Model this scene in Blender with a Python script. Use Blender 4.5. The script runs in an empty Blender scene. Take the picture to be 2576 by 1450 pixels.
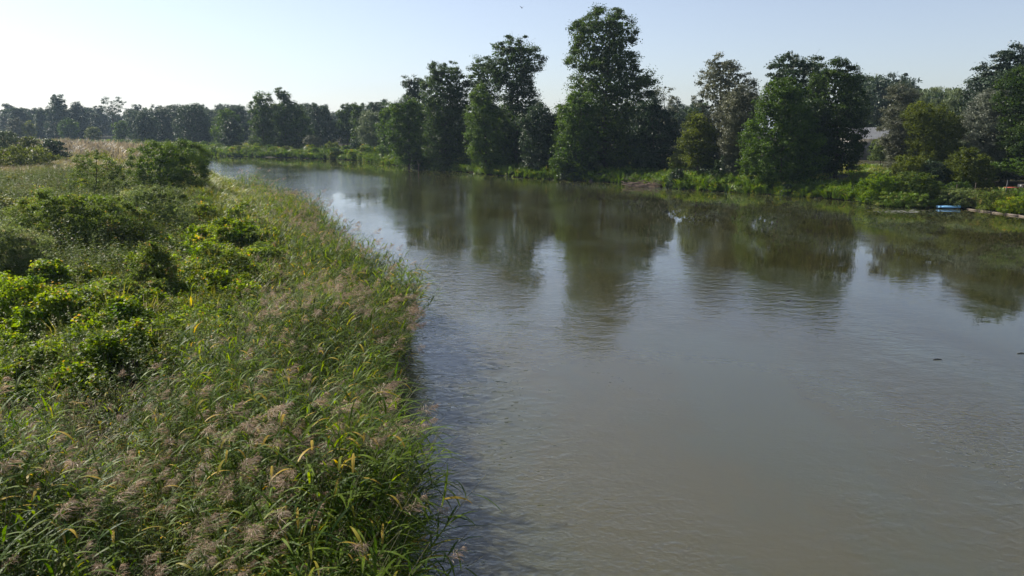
import bpy, math, random
import numpy as np
from mathutils import Vector, Matrix, noise as mnoise

R = math.radians
rng = np.random.default_rng(7)
random.seed(7)
scene = bpy.context.scene
COL = scene.collection

# ------------------------------------------------------------------ camera
CAM_H = 8.0
PITCH = 12.0
FPX = 754.0
cam_d = bpy.data.cameras.new('camera')
cam_d.sensor_width = 36.0
cam_d.lens = 36.0 * FPX / 1024.0
cam_d.clip_start = 0.1
cam_d.clip_end = 6000.0
cam = bpy.data.objects.new('camera', cam_d)
COL.objects.link(cam)
cam.location = (0, 0, CAM_H)
cam.rotation_euler = (R(90 - PITCH), 0, 0)
scene.camera = cam

# ------------------------------------------------------------------ light
SUN_AZ = -57.0      # degrees from the viewing direction, negative = left
SUN_EL = 38.0
world = bpy.data.worlds.new('World')
scene.world = world
world.use_nodes = True
wn = world.node_tree.nodes
wl = world.node_tree.links
wn.clear()
sky = wn.new('ShaderNodeTexSky')
sky.sky_type = 'NISHITA'
sky.sun_disc = False
sky.sun_elevation = R(SUN_EL)
sky.sun_rotation = R(SUN_AZ)
sky.altitude = 50
sky.air_density = 1.0
sky.dust_density = 0.5
sky.ozone_density = 2.2
bg = wn.new('ShaderNodeBackground')
bg.inputs['Strength'].default_value = 0.068
wo = wn.new('ShaderNodeOutputWorld')
tint = wn.new('ShaderNodeMixRGB'); tint.blend_type = 'MULTIPLY'; tint.inputs[0].default_value = 1.0; tint.inputs[2].default_value = (.93, .95, 1.08, 1)
wl.new(sky.outputs[0], tint.inputs[1])
desat = wn.new('ShaderNodeHueSaturation'); desat.inputs['Saturation'].default_value = .66
wl.new(tint.outputs[0], desat.inputs['Color'])
wl.new(desat.outputs[0], bg.inputs[0])
wl.new(bg.outputs[0], wo.inputs[0])
sd = bpy.data.lights.new('sun', 'SUN')
sd.energy = 5.0
sd.angle = R(0.53)
sd.color = (1.0, 0.93, 0.82)
sun = bpy.data.objects.new('sun', sd)
COL.objects.link(sun)
sdir = Vector((math.sin(R(SUN_AZ)) * math.cos(R(SUN_EL)), math.cos(R(SUN_AZ)) * math.cos(R(SUN_EL)), math.sin(R(SUN_EL))))
sun.rotation_euler = sdir.to_track_quat('Z', 'Y').to_euler()
sun.location = (-60, 30, 60)
vs = scene.view_settings
vs.view_transform = 'Standard'
vs.look = 'None'
vs.exposure = 0.93
vs.gamma = 1.0
vs.use_curve_mapping = False
cy = scene.cycles
cy.max_bounces = 6
cy.diffuse_bounces = 3
cy.glossy_bounces = 3
cy.transmission_bounces = 2
cy.volume_bounces = 0
cy.transparent_max_bounces = 4
cy.use_adaptive_sampling = True
cy.adaptive_threshold = 0.02
cy.use_denoising = True
cy.caustics_reflective = False
cy.caustics_refractive = False
cy.sample_clamp_indirect = 4.0
HAZE = 0.00014

# ------------------------------------------------------------------ helpers
K = 1024.0 / 2576.0
CP, SP = math.cos(R(PITCH)), math.sin(R(PITCH))

def ray(u, v):
    """direction through a point of the photograph (2576 px wide frame)"""
    a, b = u * K - 512.0, 288.0 - v * K
    return np.array([a, FPX * CP + b * SP, -FPX * SP + b * CP])

def at_z(u, v, z):
    d = ray(u, v)
    t = (z - CAM_H) / d[2]
    return np.array([d[0] * t, d[1] * t, z])

def at_y(u, v, y):
    d = ray(u, v)
    t = y / d[1]
    return np.array([d[0] * t, y, CAM_H + d[2] * t])

def link(o, parent=None):
    COL.objects.link(o)
    if parent is not None:
        o.parent = parent
    return o

def tag(o, label=None, cat=None, group=None, kind=None):
    if label: o['label'] = label
    if cat: o['category'] = cat
    if group: o['group'] = group
    if kind: o['kind'] = kind
    return o

def empty(name, loc=(0, 0, 0), rz=0.0):
    o = bpy.data.objects.new(name, None)
    o.empty_display_size = 0.3
    o.location = loc
    o.rotation_euler = (0, 0, rz)
    COL.objects.link(o)
    return o

def make_mesh(name, verts, faces, mat, tint=None, smooth=False):
    """faces: int array (m,3) or (m,4), or a list of such arrays"""
    me = bpy.data.meshes.new(name)
    verts = np.asarray(verts, dtype=np.float32)
    if not isinstance(faces, list): faces = [faces]
    faces = [np.asarray(f, dtype=np.int32) for f in faces if len(f)]
    nl = sum(f.size for f in faces); nf = sum(len(f) for f in faces)
    me.vertices.add(len(verts)); me.vertices.foreach_set('co', verts.ravel())
    me.loops.add(nl); me.polygons.add(nf)
    me.loops.foreach_set('vertex_index', np.concatenate([f.ravel() for f in faces]))
    tot = np.concatenate([np.full(len(f), f.shape[1], dtype=np.int32) for f in faces])
    start = np.concatenate([[0], np.cumsum(tot)[:-1]]).astype(np.int32)
    me.polygons.foreach_set('loop_start', start)
    me.polygons.foreach_set('loop_total', tot)
    if smooth:
        me.polygons.foreach_set('use_smooth', np.ones(nf, dtype=bool))
    me.update(calc_edges=True)
    if tint is not None:
        a = me.attributes.new('tint', 'FLOAT', 'FACE')
        a.data.foreach_set('value', np.asarray(tint, dtype=np.float32))
    if mat is not None: me.materials.append(mat)
    return me

def mesh_obj(name, me, parent=None):
    return link(bpy.data.objects.new(name, me), parent)

class Geo:
    """collects geometry for ONE mesh"""
    def __init__(s): s.v = []; s.q = []; s.t = []; s.n = 0; s.tq = []; s.tt = []
    def add(s, v, q=None, t=None, tint=0.5):
        v = np.asarray(v, dtype=float).reshape(-1, 3)
        if q is not None and len(q):
            q = np.asarray(q); s.q.append(q + s.n); s.tq.append(np.broadcast_to(tint, (len(q),)))
        if t is not None and len(t):
            t = np.asarray(t); s.t.append(t + s.n); s.tt.append(np.broadcast_to(tint, (len(t),)))
        s.v.append(v); s.n += len(v)
    def mesh(s, name, mat, smooth=False):
        f = []; ti = []
        if s.q: f.append(np.concatenate(s.q)); ti += s.tq
        if s.t: f.append(np.concatenate(s.t)); ti += s.tt
        return make_mesh(name, np.concatenate(s.v), f, mat, np.concatenate(ti), smooth)
    def tube(s, pts, rad, n=6, tint=0.5, cap=True):
        pts = np.asarray(pts, float); m = len(pts)
        rad = np.broadcast_to(rad, (m,))
        tan = np.gradient(pts, axis=0); tan /= np.linalg.norm(tan, axis=1)[:, None] + 1e-9
        ref = np.where(np.abs(tan[:, 2:3]) > 0.9, np.array([[1., 0, 0]]), np.array([[0, 0, 1.]]))
        a = np.cross(tan, ref); a /= np.linalg.norm(a, axis=1)[:, None] + 1e-9
        b = np.cross(tan, a)
        th = np.arange(n) * 2 * math.pi / n
        v = pts[:, None, :] + rad[:, None, None] * (np.cos(th)[None, :, None] * a[:, None, :] + np.sin(th)[None, :, None] * b[:, None, :])
        q = []
        for i in range(m - 1):
            for j in range(n):
                k = (j + 1) % n
                q.append((i * n + j, i * n + k, (i + 1) * n + k, (i + 1) * n + j))
        v = v.reshape(-1, 3); t = []
        if cap:
            v = np.concatenate([v, pts[:1], pts[-1:]]); c0 = m * n
            for j in range(n):
                k = (j + 1) % n
                t.append((c0, k, j)); t.append((c0 + 1, (m - 1) * n + j, (m - 1) * n + k))
        s.add(v, q, t, tint)
    def box(s, c, d, rot=None, tint=0.5):
        x, y, z = np.array(d) / 2.0
        v = np.array([(-x, -y, -z), (x, -y, -z), (x, y, -z), (-x, y, -z), (-x, -y, z), (x, -y, z), (x, y, z), (-x, y, z)])
        if rot is not None: v = v @ np.array(rot).T
        s.add(v + np.array(c), [(0, 3, 2, 1), (4, 5, 6, 7), (0, 1, 5, 4), (1, 2, 6, 5), (2, 3, 7, 6), (3, 0, 4, 7)], None, tint)

def unit(v): return v / (np.linalg.norm(v, axis=-1, keepdims=True) + 1e-9)

def leaf_quads(cen, nrm, length, width, tint, axis=None, droop=0.0):
    """rhombic leaves, one quad each"""
    n = len(cen)
    r = rng.normal(size=(n, 3))
    if axis is not None: r = axis
    a = unit(np.cross(nrm, r)); 
    if axis is not None: a = unit(axis)
    b = unit(np.cross(nrm, a))
    L = (length * rng.uniform(.7, 1.3, n))[:, None]; W = (width * rng.uniform(.7, 1.3, n))[:, None]
    nn = unit(np.cross(a, b))
    v = np.stack([cen - a * L / 2, cen + b * W / 2 + nn * W * .18 , cen + a * L / 2 - np.array([0, 0, 1.]) * L * droop, cen - b * W / 2 + nn * W * .18], axis=1).reshape(-1, 3)
    q = np.arange(n * 4).reshape(n, 4)
    return v, q, tint

# ------------------------------------------------------------------ materials
def new_mat(name):
    m = bpy.data.materials.new(name); m.use_nodes = True
    nt = m.node_tree; nt.nodes.clear()
    out = nt.nodes.new('ShaderNodeOutputMaterial')
    return m, nt, out

def N(nt, typ, **kw):
    n = nt.nodes.new(typ)
    for k, v in kw.items():
        if k in n.inputs: n.inputs[k].default_value = v
        else: setattr(n, k, v)
    return n

def rgba(c): return (c[0], c[1], c[2], 1.0)

def foliage(name, dark, light, warm=None, transl=0.32, rough=0.5, spec=0.35, nscale=0.6):
    m, nt, out = new_mat(name); L = nt.links.new
    att = N(nt, 'ShaderNodeAttribute', attribute_name='tint')
    oi = N(nt, 'ShaderNodeObjectInfo')
    mr = N(nt, 'ShaderNodeMath', operation='MULTIPLY_ADD'); mr.inputs[1].default_value = .34; mr.inputs[2].default_value = -.17
    L(oi.outputs['Random'], mr.inputs[0])
    add = N(nt, 'ShaderNodeMath', operation='ADD', use_clamp=True)
    L(att.outputs['Fac'], add.inputs[0]); L(mr.outputs[0], add.inputs[1])
    ramp = N(nt, 'ShaderNodeValToRGB')
    e = ramp.color_ramp.elements
    e[0].position = 0.05; e[0].color = rgba(dark)
    e[1].position = 0.8; e[1].color = rgba(light)
    if warm is not None:
        w = e.new(0.97); w.color = rgba(warm)
    L(add.outputs[0], ramp.inputs[0])
    geo = N(nt, 'ShaderNodeNewGeometry')
    noi = N(nt, 'ShaderNodeTexNoise', Scale=nscale, Detail=3.0)
    L(geo.outputs['Position'], noi.inputs['Vector'])
    hsv = N(nt, 'ShaderNodeHueSaturation')
    mp = N(nt, 'ShaderNodeMapRange'); mp.inputs[1].default_value = .3; mp.inputs[2].default_value = .7; mp.inputs[3].default_value = .72; mp.inputs[4].default_value = 1.3
    L(noi.outputs['Fac'], mp.inputs[0]); L(mp.outputs[0], hsv.inputs['Value'])
    L(ramp.outputs[0], hsv.inputs['Color'])
    pb = N(nt, 'ShaderNodeBsdfPrincipled'); pb.inputs['Roughness'].default_value = rough
    pb.inputs['Specular IOR Level'].default_value = spec
    L(hsv.outputs[0], pb.inputs['Base Color'])
    tr = N(nt, 'ShaderNodeBsdfTranslucent')
    h2 = N(nt, 'ShaderNodeHueSaturation'); h2.inputs['Hue'].default_value = 0.485; h2.inputs['Saturation'].default_value = 1.15; h2.inputs['Value'].default_value = 1.6
    L(hsv.outputs[0], h2.inputs['Color']); L(h2.outputs[0], tr.inputs['Color'])
    mix = N(nt, 'ShaderNodeMixShader'); mix.inputs[0].default_value = transl
    L(pb.outputs[0], mix.inputs[1]); L(tr.outputs[0], mix.inputs[2]); L(mix.outputs[0], out.inputs[0])
    return m

def solid(name, c1, c2, scale=5.0, rough=0.8, bump=0.3, dist=0.02, spec=0.3, stretch=(1, 1, 1), metallic=0.0):
    m, nt, out = new_mat(name); L = nt.links.new
    tc = N(nt, 'ShaderNodeTexCoord'); mp = N(nt, 'ShaderNodeMapping'); mp.inputs['Scale'].default_value = stretch
    L(tc.outputs['Object'], mp.inputs[0])
    noi = N(nt, 'ShaderNodeTexNoise', Scale=scale, Detail=6.0, Roughness=.6); L(mp.outputs[0], noi.inputs['Vector'])
    ramp = N(nt, 'ShaderNodeValToRGB'); e = ramp.color_ramp.elements
    e[0].position = .32; e[0].color = rgba(c1); e[1].position = .68; e[1].color = rgba(c2)
    L(noi.outputs['Fac'], ramp.inputs[0])
    pb = N(nt, 'ShaderNodeBsdfPrincipled'); pb.inputs['Roughness'].default_value = rough; pb.inputs['Metallic'].default_value = metallic
    pb.inputs['Specular IOR Level'].default_value = spec
    L(ramp.outputs[0], pb.inputs['Base Color'])
    bp = N(nt, 'ShaderNodeBump'); bp.inputs['Strength'].default_value = bump; bp.inputs['Distance'].default_value = dist
    L(noi.outputs['Fac'], bp.inputs['Height']); L(bp.outputs[0], pb.inputs['Normal'])
    L(pb.outputs[0], out.inputs[0])
    return m

M = {}
M['alder'] = foliage('alder_leaves', (.016, .036, .010), (.056, .094, .018), transl=.42, spec=.2)
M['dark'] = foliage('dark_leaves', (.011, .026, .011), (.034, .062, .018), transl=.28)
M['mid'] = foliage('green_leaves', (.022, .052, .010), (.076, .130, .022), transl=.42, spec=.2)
M['olive'] = foliage('olive_leaves', (.045, .065, .012), (.120, .150, .030), spec=.15, transl=.42)
M['shrub'] = foliage('shrub_leaves', (.028, .060, .012), (.095, .150, .026), spec=.15, transl=.42)
M['silver'] = foliage('silver_willow_leaves', (.075, .092, .060), (.210, .230, .165), transl=.2)
M['greyolive'] = foliage('grey_olive_leaves', (.050, .060, .034), (.120, .130, .070), transl=.22)
M['pale'] = foliage('pale_willow_leaves', (.060, .090, .040), (.150, .190, .085), transl=.25)
M['conifer'] = foliage('pine_needles', (.016, .034, .018), (.040, .068, .030), transl=.1)
M['fardark'] = foliage('distant_leaves', (.015, .030, .015), (.045, .070, .025), nscale=.06)
M['vine'] = foliage('vine_leaves', (.048, .105, .014), (.200, .275, .036), warm=(.36, .24, .06), spec=.12, transl=.5, nscale=.35)
M['herb'] = foliage('nettle_leaves', (.040, .075, .018), (.130, .175, .038), warm=(.26, .19, .07), spec=.12, transl=.48, nscale=.25)
M['greyherb'] = foliage('mugwort_leaves', (.060, .095, .030), (.165, .205, .075), warm=(.26, .24, .13), spec=.12, transl=.45)
M['bankgrass'] = foliage('bank_grass', (.045, .095, .010), (.140, .230, .022), warm=(.24, .22, .07), nscale=.3)
M['meadow'] = foliage('meadow_grass', (.100, .130, .022), (.250, .250, .050), warm=(.33, .25, .13), nscale=.15)
M['drygrass'] = foliage('dry_grass', (.135, .120, .070), (.250, .215, .130), warm=(.28, .22, .15), nscale=.1)
M['reed'] = foliage('reed_leaves', (.022, .058, .008), (.145, .210, .020), warm=(.42, .30, .05), spec=.14, rough=.5, transl=.5)
M['stem'] = foliage('reed_stems', (.10, .11, .05), (.22, .20, .11), transl=.1)
M['plume'] = foliage('reed_plumes', (.15, .115, .080), (.38, .29, .20), transl=.3, spec=.2)
M['bark'] = solid('bark', (.035, .028, .020), (.10, .082, .060), 3.0, .9, .8, .05, stretch=(1, 1, .25))
M['deadwood'] = solid('dead_wood', (.10, .075, .055), (.26, .20, .15), 4.0, .9, .5)

# ------------------------------------------------------------------ river and land
LB = [(-6, -70), (-4.5, -20), (-3.4, 0), (-2.8, 6)]
for (u, v, z, o) in [(1075, 1440, 2.0, 1.15), (1085, 1250, 1.9, .95), (1050, 1100, 1.8, .9), (1000, 970, 1.2, 1.0), (1015, 860, 1.1, .7), (1035, 780, 1.4, .4), (1005, 700, 1.9, .2), (915, 640, 2.1, .4), (862, 585, 2.2, .4), (818, 535, 2.3, .4), (775, 492, 2.4, .4), (700, 468, 2.4, 0), (620, 444, 2.3, 0), (535, 420, 2.1, 0)]:
    p = at_z(u, v, z); LB.append((p[0] - o, p[1]))
LB += [(-66, 160), (-92, 205), (-128, 246), (-175, 276), (-260, 310), (-420, 340)]
RB = [(66, -70), (64, 0), (59, 40), (52, 62)]
for (u, v) in [(2576, 537), (2440, 523), (2200, 516), (2150, 505), (1950, 490), (1700, 475), (1600, 463), (1480, 456), (1300, 446), (1150, 431), (1000, 416), (900, 403), (740, 397), (560, 392)]:
    p = at_z(u, v, 0); RB.append((p[0], p[1]))
RB += [(-125, 268), (-175, 306), (-260, 345), (-420, 380)]
LB = np.array(LB); RB = np.array(RB)
POLY = np.concatenate([LB, RB[::-1]])

def seg_dist(px, py, line):
    d = np.full(px.shape, 1e9)
    for (a, b) in zip(line[:-1], line[1:]):
        ab = b - a; t = ((px - a[0]) * ab[0] + (py - a[1]) * ab[1]) / (ab @ ab)
        t = np.clip(t, 0, 1)
        d = np.minimum(d, np.hypot(px - a[0] - t * ab[0], py - a[1] - t * ab[1]))
    return d

def inside(px, py, poly):
    r = np.zeros(px.shape, bool); n = len(poly)
    for i in range(n):
        x1, y1 = poly[i]; x2, y2 = poly[(i + 1) % n]
        if y1 == y2: continue
        c = ((y1 > py) != (y2 > py)) & (px < (x2 - x1) * (py - y1) / (y2 - y1) + x1)
        r ^= c
    return r

def wob(x, y, s, k):
    return (np.sin(x / s * 1.3 + k) * np.cos(y / s * 1.1 + 2.1 * k) + .6 * np.sin(x / s * 2.7 + y / s * 1.9 + k * 3) + .35 * np.sin(-x / s * 4.9 + y / s * 5.3 + k * 5)) / 1.6

_mr = np.random.default_rng(3)
MND = []
for i in range(150):       # hummocks of overgrown scrub on the left bank
    y = _mr.uniform(10, 90); x = -(.02 * y) - _mr.uniform(2, .72 * y + 8)
    MND.append((x, y, _mr.uniform(.3, 1.25), _mr.uniform(.7, 2.2)))
MND = np.array(MND)

def land(x, y):
    x = np.asarray(x, float); y = np.asarray(y, float)
    dl = seg_dist(x, y, LB); dr = seg_dist(x, y, RB)
    ins = inside(x, y, POLY)
    d = np.minimum(dl, dr)
    left = dl < dr
    # side: left bank = low flood plain, right bank = slightly higher
    zl = .15 + .75 * (1 - np.exp(-d / 4.0)) + .10 * wob(x, y, 5, 1.3) + .15 * wob(x, y, 17, 2.2)
    m = np.zeros(x.shape)
    for (mx, my, mh, mr) in MND:
        r2 = ((x - mx) ** 2 + (y - my) ** 2) / mr ** 2
        m = np.maximum(m, mh * np.exp(-r2))
    zl = zl + m * np.clip((d - 1.5) / 4, 0, 1)
    zr = .10 + 1.0 * (1 - np.exp(-d / 2.2)) + .012 * np.clip(d, 0, 150) + .15 * wob(x, y, 9, .4)
    z = np.where(left, zl, zr)
    z = np.where(ins, -.25 - 1.6 * (1 - np.exp(-d / 5)), z)
    return z

def h1(x, y): return float(land(np.array([x]), np.array([y]))[0])

def axis_pts(lo, hi, fine_lo, fine_hi, step, grow=1.13):
    a = list(np.arange(fine_lo, fine_hi + 1e-6, step)); s = step
    while a[-1] < hi: s *= grow; a.append(a[-1] + s)
    s = step
    while a[0] > lo: s *= grow; a.insert(0, a[0] - s)
    return np.array(a)
gx = axis_pts(-3500, 3500, -60, 60, .7); gy = axis_pts(-1500, 3500, 0, 150, .7)
GX, GY = np.meshgrid(gx, gy)
GZ = land(GX.ravel(), GY.ravel())
nx, ny = len(gx), len(gy)
idx = np.arange(nx * ny).reshape(ny, nx)
q = np.stack([idx[:-1, :-1], idx[:-1, 1:], idx[1:, 1:], idx[1:, :-1]], axis=-1).reshape(-1, 4)
# keep the sheet under the camera's field; far cells stay coarse
M['ground'] = solid('soil_and_turf', (.016, .017, .008), (.045, .042, .020), .7, .95, .6, .08, .1)
ground = mesh_obj('ground', make_mesh('ground', np.stack([GX.ravel(), GY.ravel(), GZ], 1), q, M['ground'], smooth=True))
tag(ground, kind='structure')

# water ------------------------------------------------------------
def water_material():
    m, nt, out = new_mat('river_water'); L = nt.links.new
    geo = N(nt, 'ShaderNodeNewGeometry')
    def noise(scale, sx, sy, rot=0.0, detail=2.0, rough=.5, off=(0, 0, 0), dist=0.0):
        mp = N(nt, 'ShaderNodeMapping'); mp.inputs['Scale'].default_value = (sx, sy, 1); mp.inputs['Rotation'].default_value = (0, 0, R(rot)); mp.inputs['Location'].default_value = off
        L(geo.outputs['Position'], mp.inputs[0])
        n = N(nt, 'ShaderNodeTexNoise', Scale=scale, Detail=detail, Roughness=rough, Distortion=dist)
        L(mp.outputs[0], n.inputs['Vector']); return n.outputs['Fac']
    def mrange(src, a, b, c, d):
        n = N(nt, 'ShaderNodeMapRange'); n.inputs[1].default_value = a; n.inputs[2].default_value = b; n.inputs[3].default_value = c; n.inputs[4].default_value = d
        n.interpolation_type = 'SMOOTHSTEP'
        L(src, n.inputs[0]); return n.outputs[0]
    def mth(op, a, b):
        n = N(nt, 'ShaderNodeMath', operation=op)
        for i, s in enumerate((a, b)):
            if isinstance(s, (int, float)): n.inputs[i].default_value = s
            else: L(s, n.inputs[i])
        return n.outputs[0]
    sep = N(nt, 'ShaderNodeSeparateXYZ'); L(geo.outputs['Position'], sep.inputs[0])
    # distance from the right bank, roughly: the far side lies calm, the main current is ruffled
    across = mth('ADD', mth('MULTIPLY', sep.outputs[0], .80), mth('MULTIPLY', sep.outputs[1], .60))
    patch = mth('ADD', across, mrange(noise(.05, 1.0, .45, 35, 3), .25, .75, -26, 26))
    calm = mrange(patch, 26, 54, 1.0, .08)
    calm2 = mrange(noise(.09, 1.0, .5, 30, 4, .6, (13, 4, 0)), .36, .60, .12, 1.25)
    amp = mth('MULTIPLY', calm, calm2)
    streak = mrange(noise(.16, 1.0, .5, 20, 4, .65, (3, 41, 0)), .40, .62, .12, 1.0)
    fine = noise(3.4, 1.0, 1.35, 25, 1.6, .5, (0, 0, 0), .8)
    mid = noise(1.15, 1.0, 1.5, 15, 1.5, .5, (5, 2, 0), .5)
    big = noise(.35, 1.0, 1.4, 10, 2, .5, (9, 1, 0))
    bend = mth('MULTIPLY', mrange(mth('ADD', sep.outputs[0], sep.outputs[1]), 98, 122, 1.0, 0.0), mrange(sep.outputs[1], 85, 120, 0.0, 1.0))
    amp = mth('ADD', amp, mth('MULTIPLY', bend, 2.6))
    near = mrange(across, 6, 34, 3.6, 1.0)
    amp = mth('MULTIPLY', amp, near)
    hgt = mth('ADD', mth('MULTIPLY', fine, mth('MULTIPLY', amp, .0065)), mth('ADD', mth('MULTIPLY', mid, mth('MULTIPLY', amp, .0110)), mth('MULTIPLY', big, .004)))
    hgt = mth('ADD', hgt, mth('MULTIPLY', noise(6.5, 1.0, 1.3, 40, 1, .5), mth('MULTIPLY', mth('MULTIPLY', streak, amp), .0060)))
    bp = N(nt, 'ShaderNodeBump'); bp.inputs['Strength'].default_value = 1.0; bp.inputs['Distance'].default_value = 1.0
    L(hgt, bp.inputs['Height'])
    fr = N(nt, 'ShaderNodeFresnel'); fr.inputs['IOR'].default_value = 1.60; L(bp.outputs[0], fr.inputs['Normal'])
    gl = N(nt, 'ShaderNodeBsdfGlossy'); gl.inputs['Roughness'].default_value = .012; gl.inputs['Color'].default_value = (1, 1, 1, 1); L(bp.outputs[0], gl.inputs['Normal'])
    # turbid body: sandy shallows upstream of the bridge, deeper and browner water towards the outer bank, its colour darkened to deepen the tree reflections
    shallow = mrange(across, 2, 36, 1.0, 0.05)
    wv = mrange(noise(.22, 1.0, .45, -12, 5, .6, (2, 8, 0)), .35, .62, 0.0, 1.0)
    c1 = N(nt, 'ShaderNodeMixRGB'); c1.inputs[1].default_value = rgba((.015, .014, .003)); c1.inputs[2].default_value = rgba((.064, .060, .034)); L(shallow, c1.inputs[0])
    c2 = N(nt, 'ShaderNodeMixRGB'); c2.inputs[1].default_value = rgba((.040, .050, .036)); L(c1.outputs[0], c2.inputs[2])
    L(mrange(wv, 0, 1, .6, 1.0), c2.inputs[0])
    df = N(nt, 'ShaderNodeSubsurfaceScattering'); df.inputs['Scale'].default_value = 1.0; df.inputs['Radius'].default_value = (.9, .8, .5); L(c2.outputs[0], df.inputs['Color'])
    mix = N(nt, 'ShaderNodeMixShader'); L(fr.outputs[0], mix.inputs[0]); L(df.outputs[0], mix.inputs[1]); L(gl.outputs[0], mix.inputs[2])
    L(mix.outputs[0], out.inputs[0])
    return m
wx = np.linspace(-3400, 3400, 9); WX, WY = np.meshgrid(wx, np.linspace(-1400, 3400, 7))
wi = np.arange(63).reshape(7, 9)
wq = np.stack([wi[:-1, :-1], wi[:-1, 1:], wi[1:, 1:], wi[1:, :-1]], -1).reshape(-1, 4)
river = mesh_obj('river_water', make_mesh('river_water', np.stack([WX.ravel(), WY.ravel(), np.zeros(63)], 1), wq, water_material()))
tag(river, kind='structure')

# ------------------------------------------------------------------ trees
def crown_from_sil(g, zs, xl, xr, depth, clump, leaf, dens, shape=.62, up=.35, droop=0., surf=.45, aspect=.62, r=rng):
    """leaf clumps through the volume whose left/right limits at height zs are xl, xr (metres, from the trunk)"""
    zmin, zmax = zs[0], zs[-1]
    area = np.trapezoid(xr - xl, zs) if hasattr(np, 'trapezoid') else np.trapz(xr - xl, zs)
    nc = max(8, int(area / (clump * clump) * 2.3 * dens))
    tz = np.linspace(zmin, zmax, 60); w = np.maximum(.4, np.interp(tz, zs, xr) - np.interp(tz, zs, xl))
    cdf = np.cumsum(w); cdf /= cdf[-1]
    z = np.interp(r.random(nc), cdf, tz)
    ph = r.uniform(0, 2 * math.pi, nc)
    rad = r.random(nc) ** surf
    L = np.interp(z, zs, xl); Rr = np.interp(z, zs, xr)
    cx = (L + Rr) / 2; hw = np.maximum(.15, (Rr - L) / 2 - clump * .25)
    uu = r.uniform(-1, 1, nc); uu = np.sign(uu) * np.abs(uu) ** .85
    ww = np.sign(r.uniform(-1, 1, nc)) * r.random(nc) ** (surf * .8)
    x = cx + hw * uu; y = depth * (hw / (np.max(Rr - L) / 2 + .01)) * np.sqrt(np.clip(1 - uu * uu, 0, 1)) * ww
    cr = clump * r.uniform(.35, 1.3, nc) * (1.0 - .25 * (z - zmin) / (zmax - zmin))
    nl = int(max(10, dens * 4.0 * clump * clump / (leaf * leaf * aspect)))
    C = np.stack([x, y, z], 1)
    ci = np.repeat(np.arange(nc), nl)
    d = unit(r.normal(size=(len(ci), 3)))
    rr = r.random(len(ci)) ** .5
    off = d * rr[:, None] * cr[ci][:, None]
    stray = r.random(len(ci)) < .22
    off[stray] *= 1.4
    fz = r.uniform(.5, 1.25, nc) * shape * 1.35
    off[:, 2] *= fz[ci]
    outw = unit(np.stack([x - cx, y, np.zeros(nc)], 1))
    off += outw[ci] * (off * outw[ci]).sum(1)[:, None] * .15
    off[:, 2] -= droop * np.abs(off[:, 2])
    p = C[ci] + off
    nrm = unit(d * .6 + np.array([0, 0, up]) + r.normal(size=d.shape) * .55)
    ct = r.normal(.45, .17, nc)
    tint = np.clip(ct[ci] + r.normal(0, .16, len(ci)), 0, 1)
    axis = None
    if droop > 0:
        axis = unit(np.stack([r.normal(0, .35, len(ci)), r.normal(0, .35, len(ci)), -np.ones(len(ci))], 1))
        nrm = unit(np.cross(axis, r.normal(size=d.shape)))
    lf = leaf * r.uniform(.7, 1.3, nc)[ci]
    v, qd, ti = leaf_quads(p, nrm, lf, lf * aspect, tint, axis)
    g.add(v, qd, None, ti)
    if dens >= .84 and droop == 0:       # larger sprays deep inside, tinted darker as crown shade, so that the middle closes up
        m = int(area * 2.6 * dens / (leaf * leaf * 2.2))
        z = np.interp(r.random(m), cdf, tz); z = np.minimum(z, zmin + (zmax - zmin) * .9)
        L = np.interp(z, zs, xl); Rr = np.interp(z, zs, xr); ph = r.uniform(0, 6.283, m); rad = r.random(m) ** .6 * .72
        p = np.stack([(L + Rr) / 2 + (Rr - L) / 2 * rad * np.cos(ph), depth * (Rr - L) / (np.max(Rr - L) + .01) * rad * np.sin(ph), z], 1)
        v, qd, ti = leaf_quads(p, unit(r.normal(size=(m, 3)) + np.array([0, -.6, .2])), leaf * 2.0, leaf * 1.5, np.clip(r.normal(.35, .15, m), 0, 1))
        g.add(v, qd, None, ti)
    return C, cr

def trunk_geo(C, H, zc0, r0, r=rng, lean=(0, 0), nl=26):
    g = Geo()
    n = 9; t = np.linspace(0, 1, n)
    top = np.array([lean[0], lean[1], H * .93])
    pts = np.stack([top[0] * t + .012 * H * np.sin(t * 7 + r.uniform(0, 6)), top[1] * t + .012 * H * np.cos(t * 6 + r.uniform(0, 6)), -.4 + (top[2] + .4) * t], 1)
    g.tube(pts, np.maximum(.03, r0 * (1 - t) ** .75 + r0 * .35 * np.exp(-t * 18)), 8)
    sel = r.choice(len(C), min(nl, len(C)), replace=False)
    for k in sel:
        c = C[k]; zb = max(zc0 * .6, c[2] - r.uniform(.12, .3) * H * .5 - .35 * math.hypot(c[0], c[1]))
        zb = min(zb, H * .85); tb = max(0, (zb + .4) / (H * .93 + .4))
        b = np.array([np.interp(tb, t, pts[:, 0]), np.interp(tb, t, pts[:, 1]), zb])
        m = (b + c) / 2 + np.array([0, 0, -.06 * np.linalg.norm(c - b)]) + r.normal(0, .04 * np.linalg.norm(c - b), 3)
        rb = max(.03, r0 * (1 - tb) ** .8 * .45)
        g.tube([b, m, c], [rb, rb * .6, rb * .2], 5, cap=False)
        for s in range(2):
            e = c + r.normal(0, 1, 3) * .05 * H
            g.tube([m, (m + e) / 2 + r.normal(0, .1, 3), e], [rb * .4, rb * .25, .012], 4, cap=False)
    return g

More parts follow.
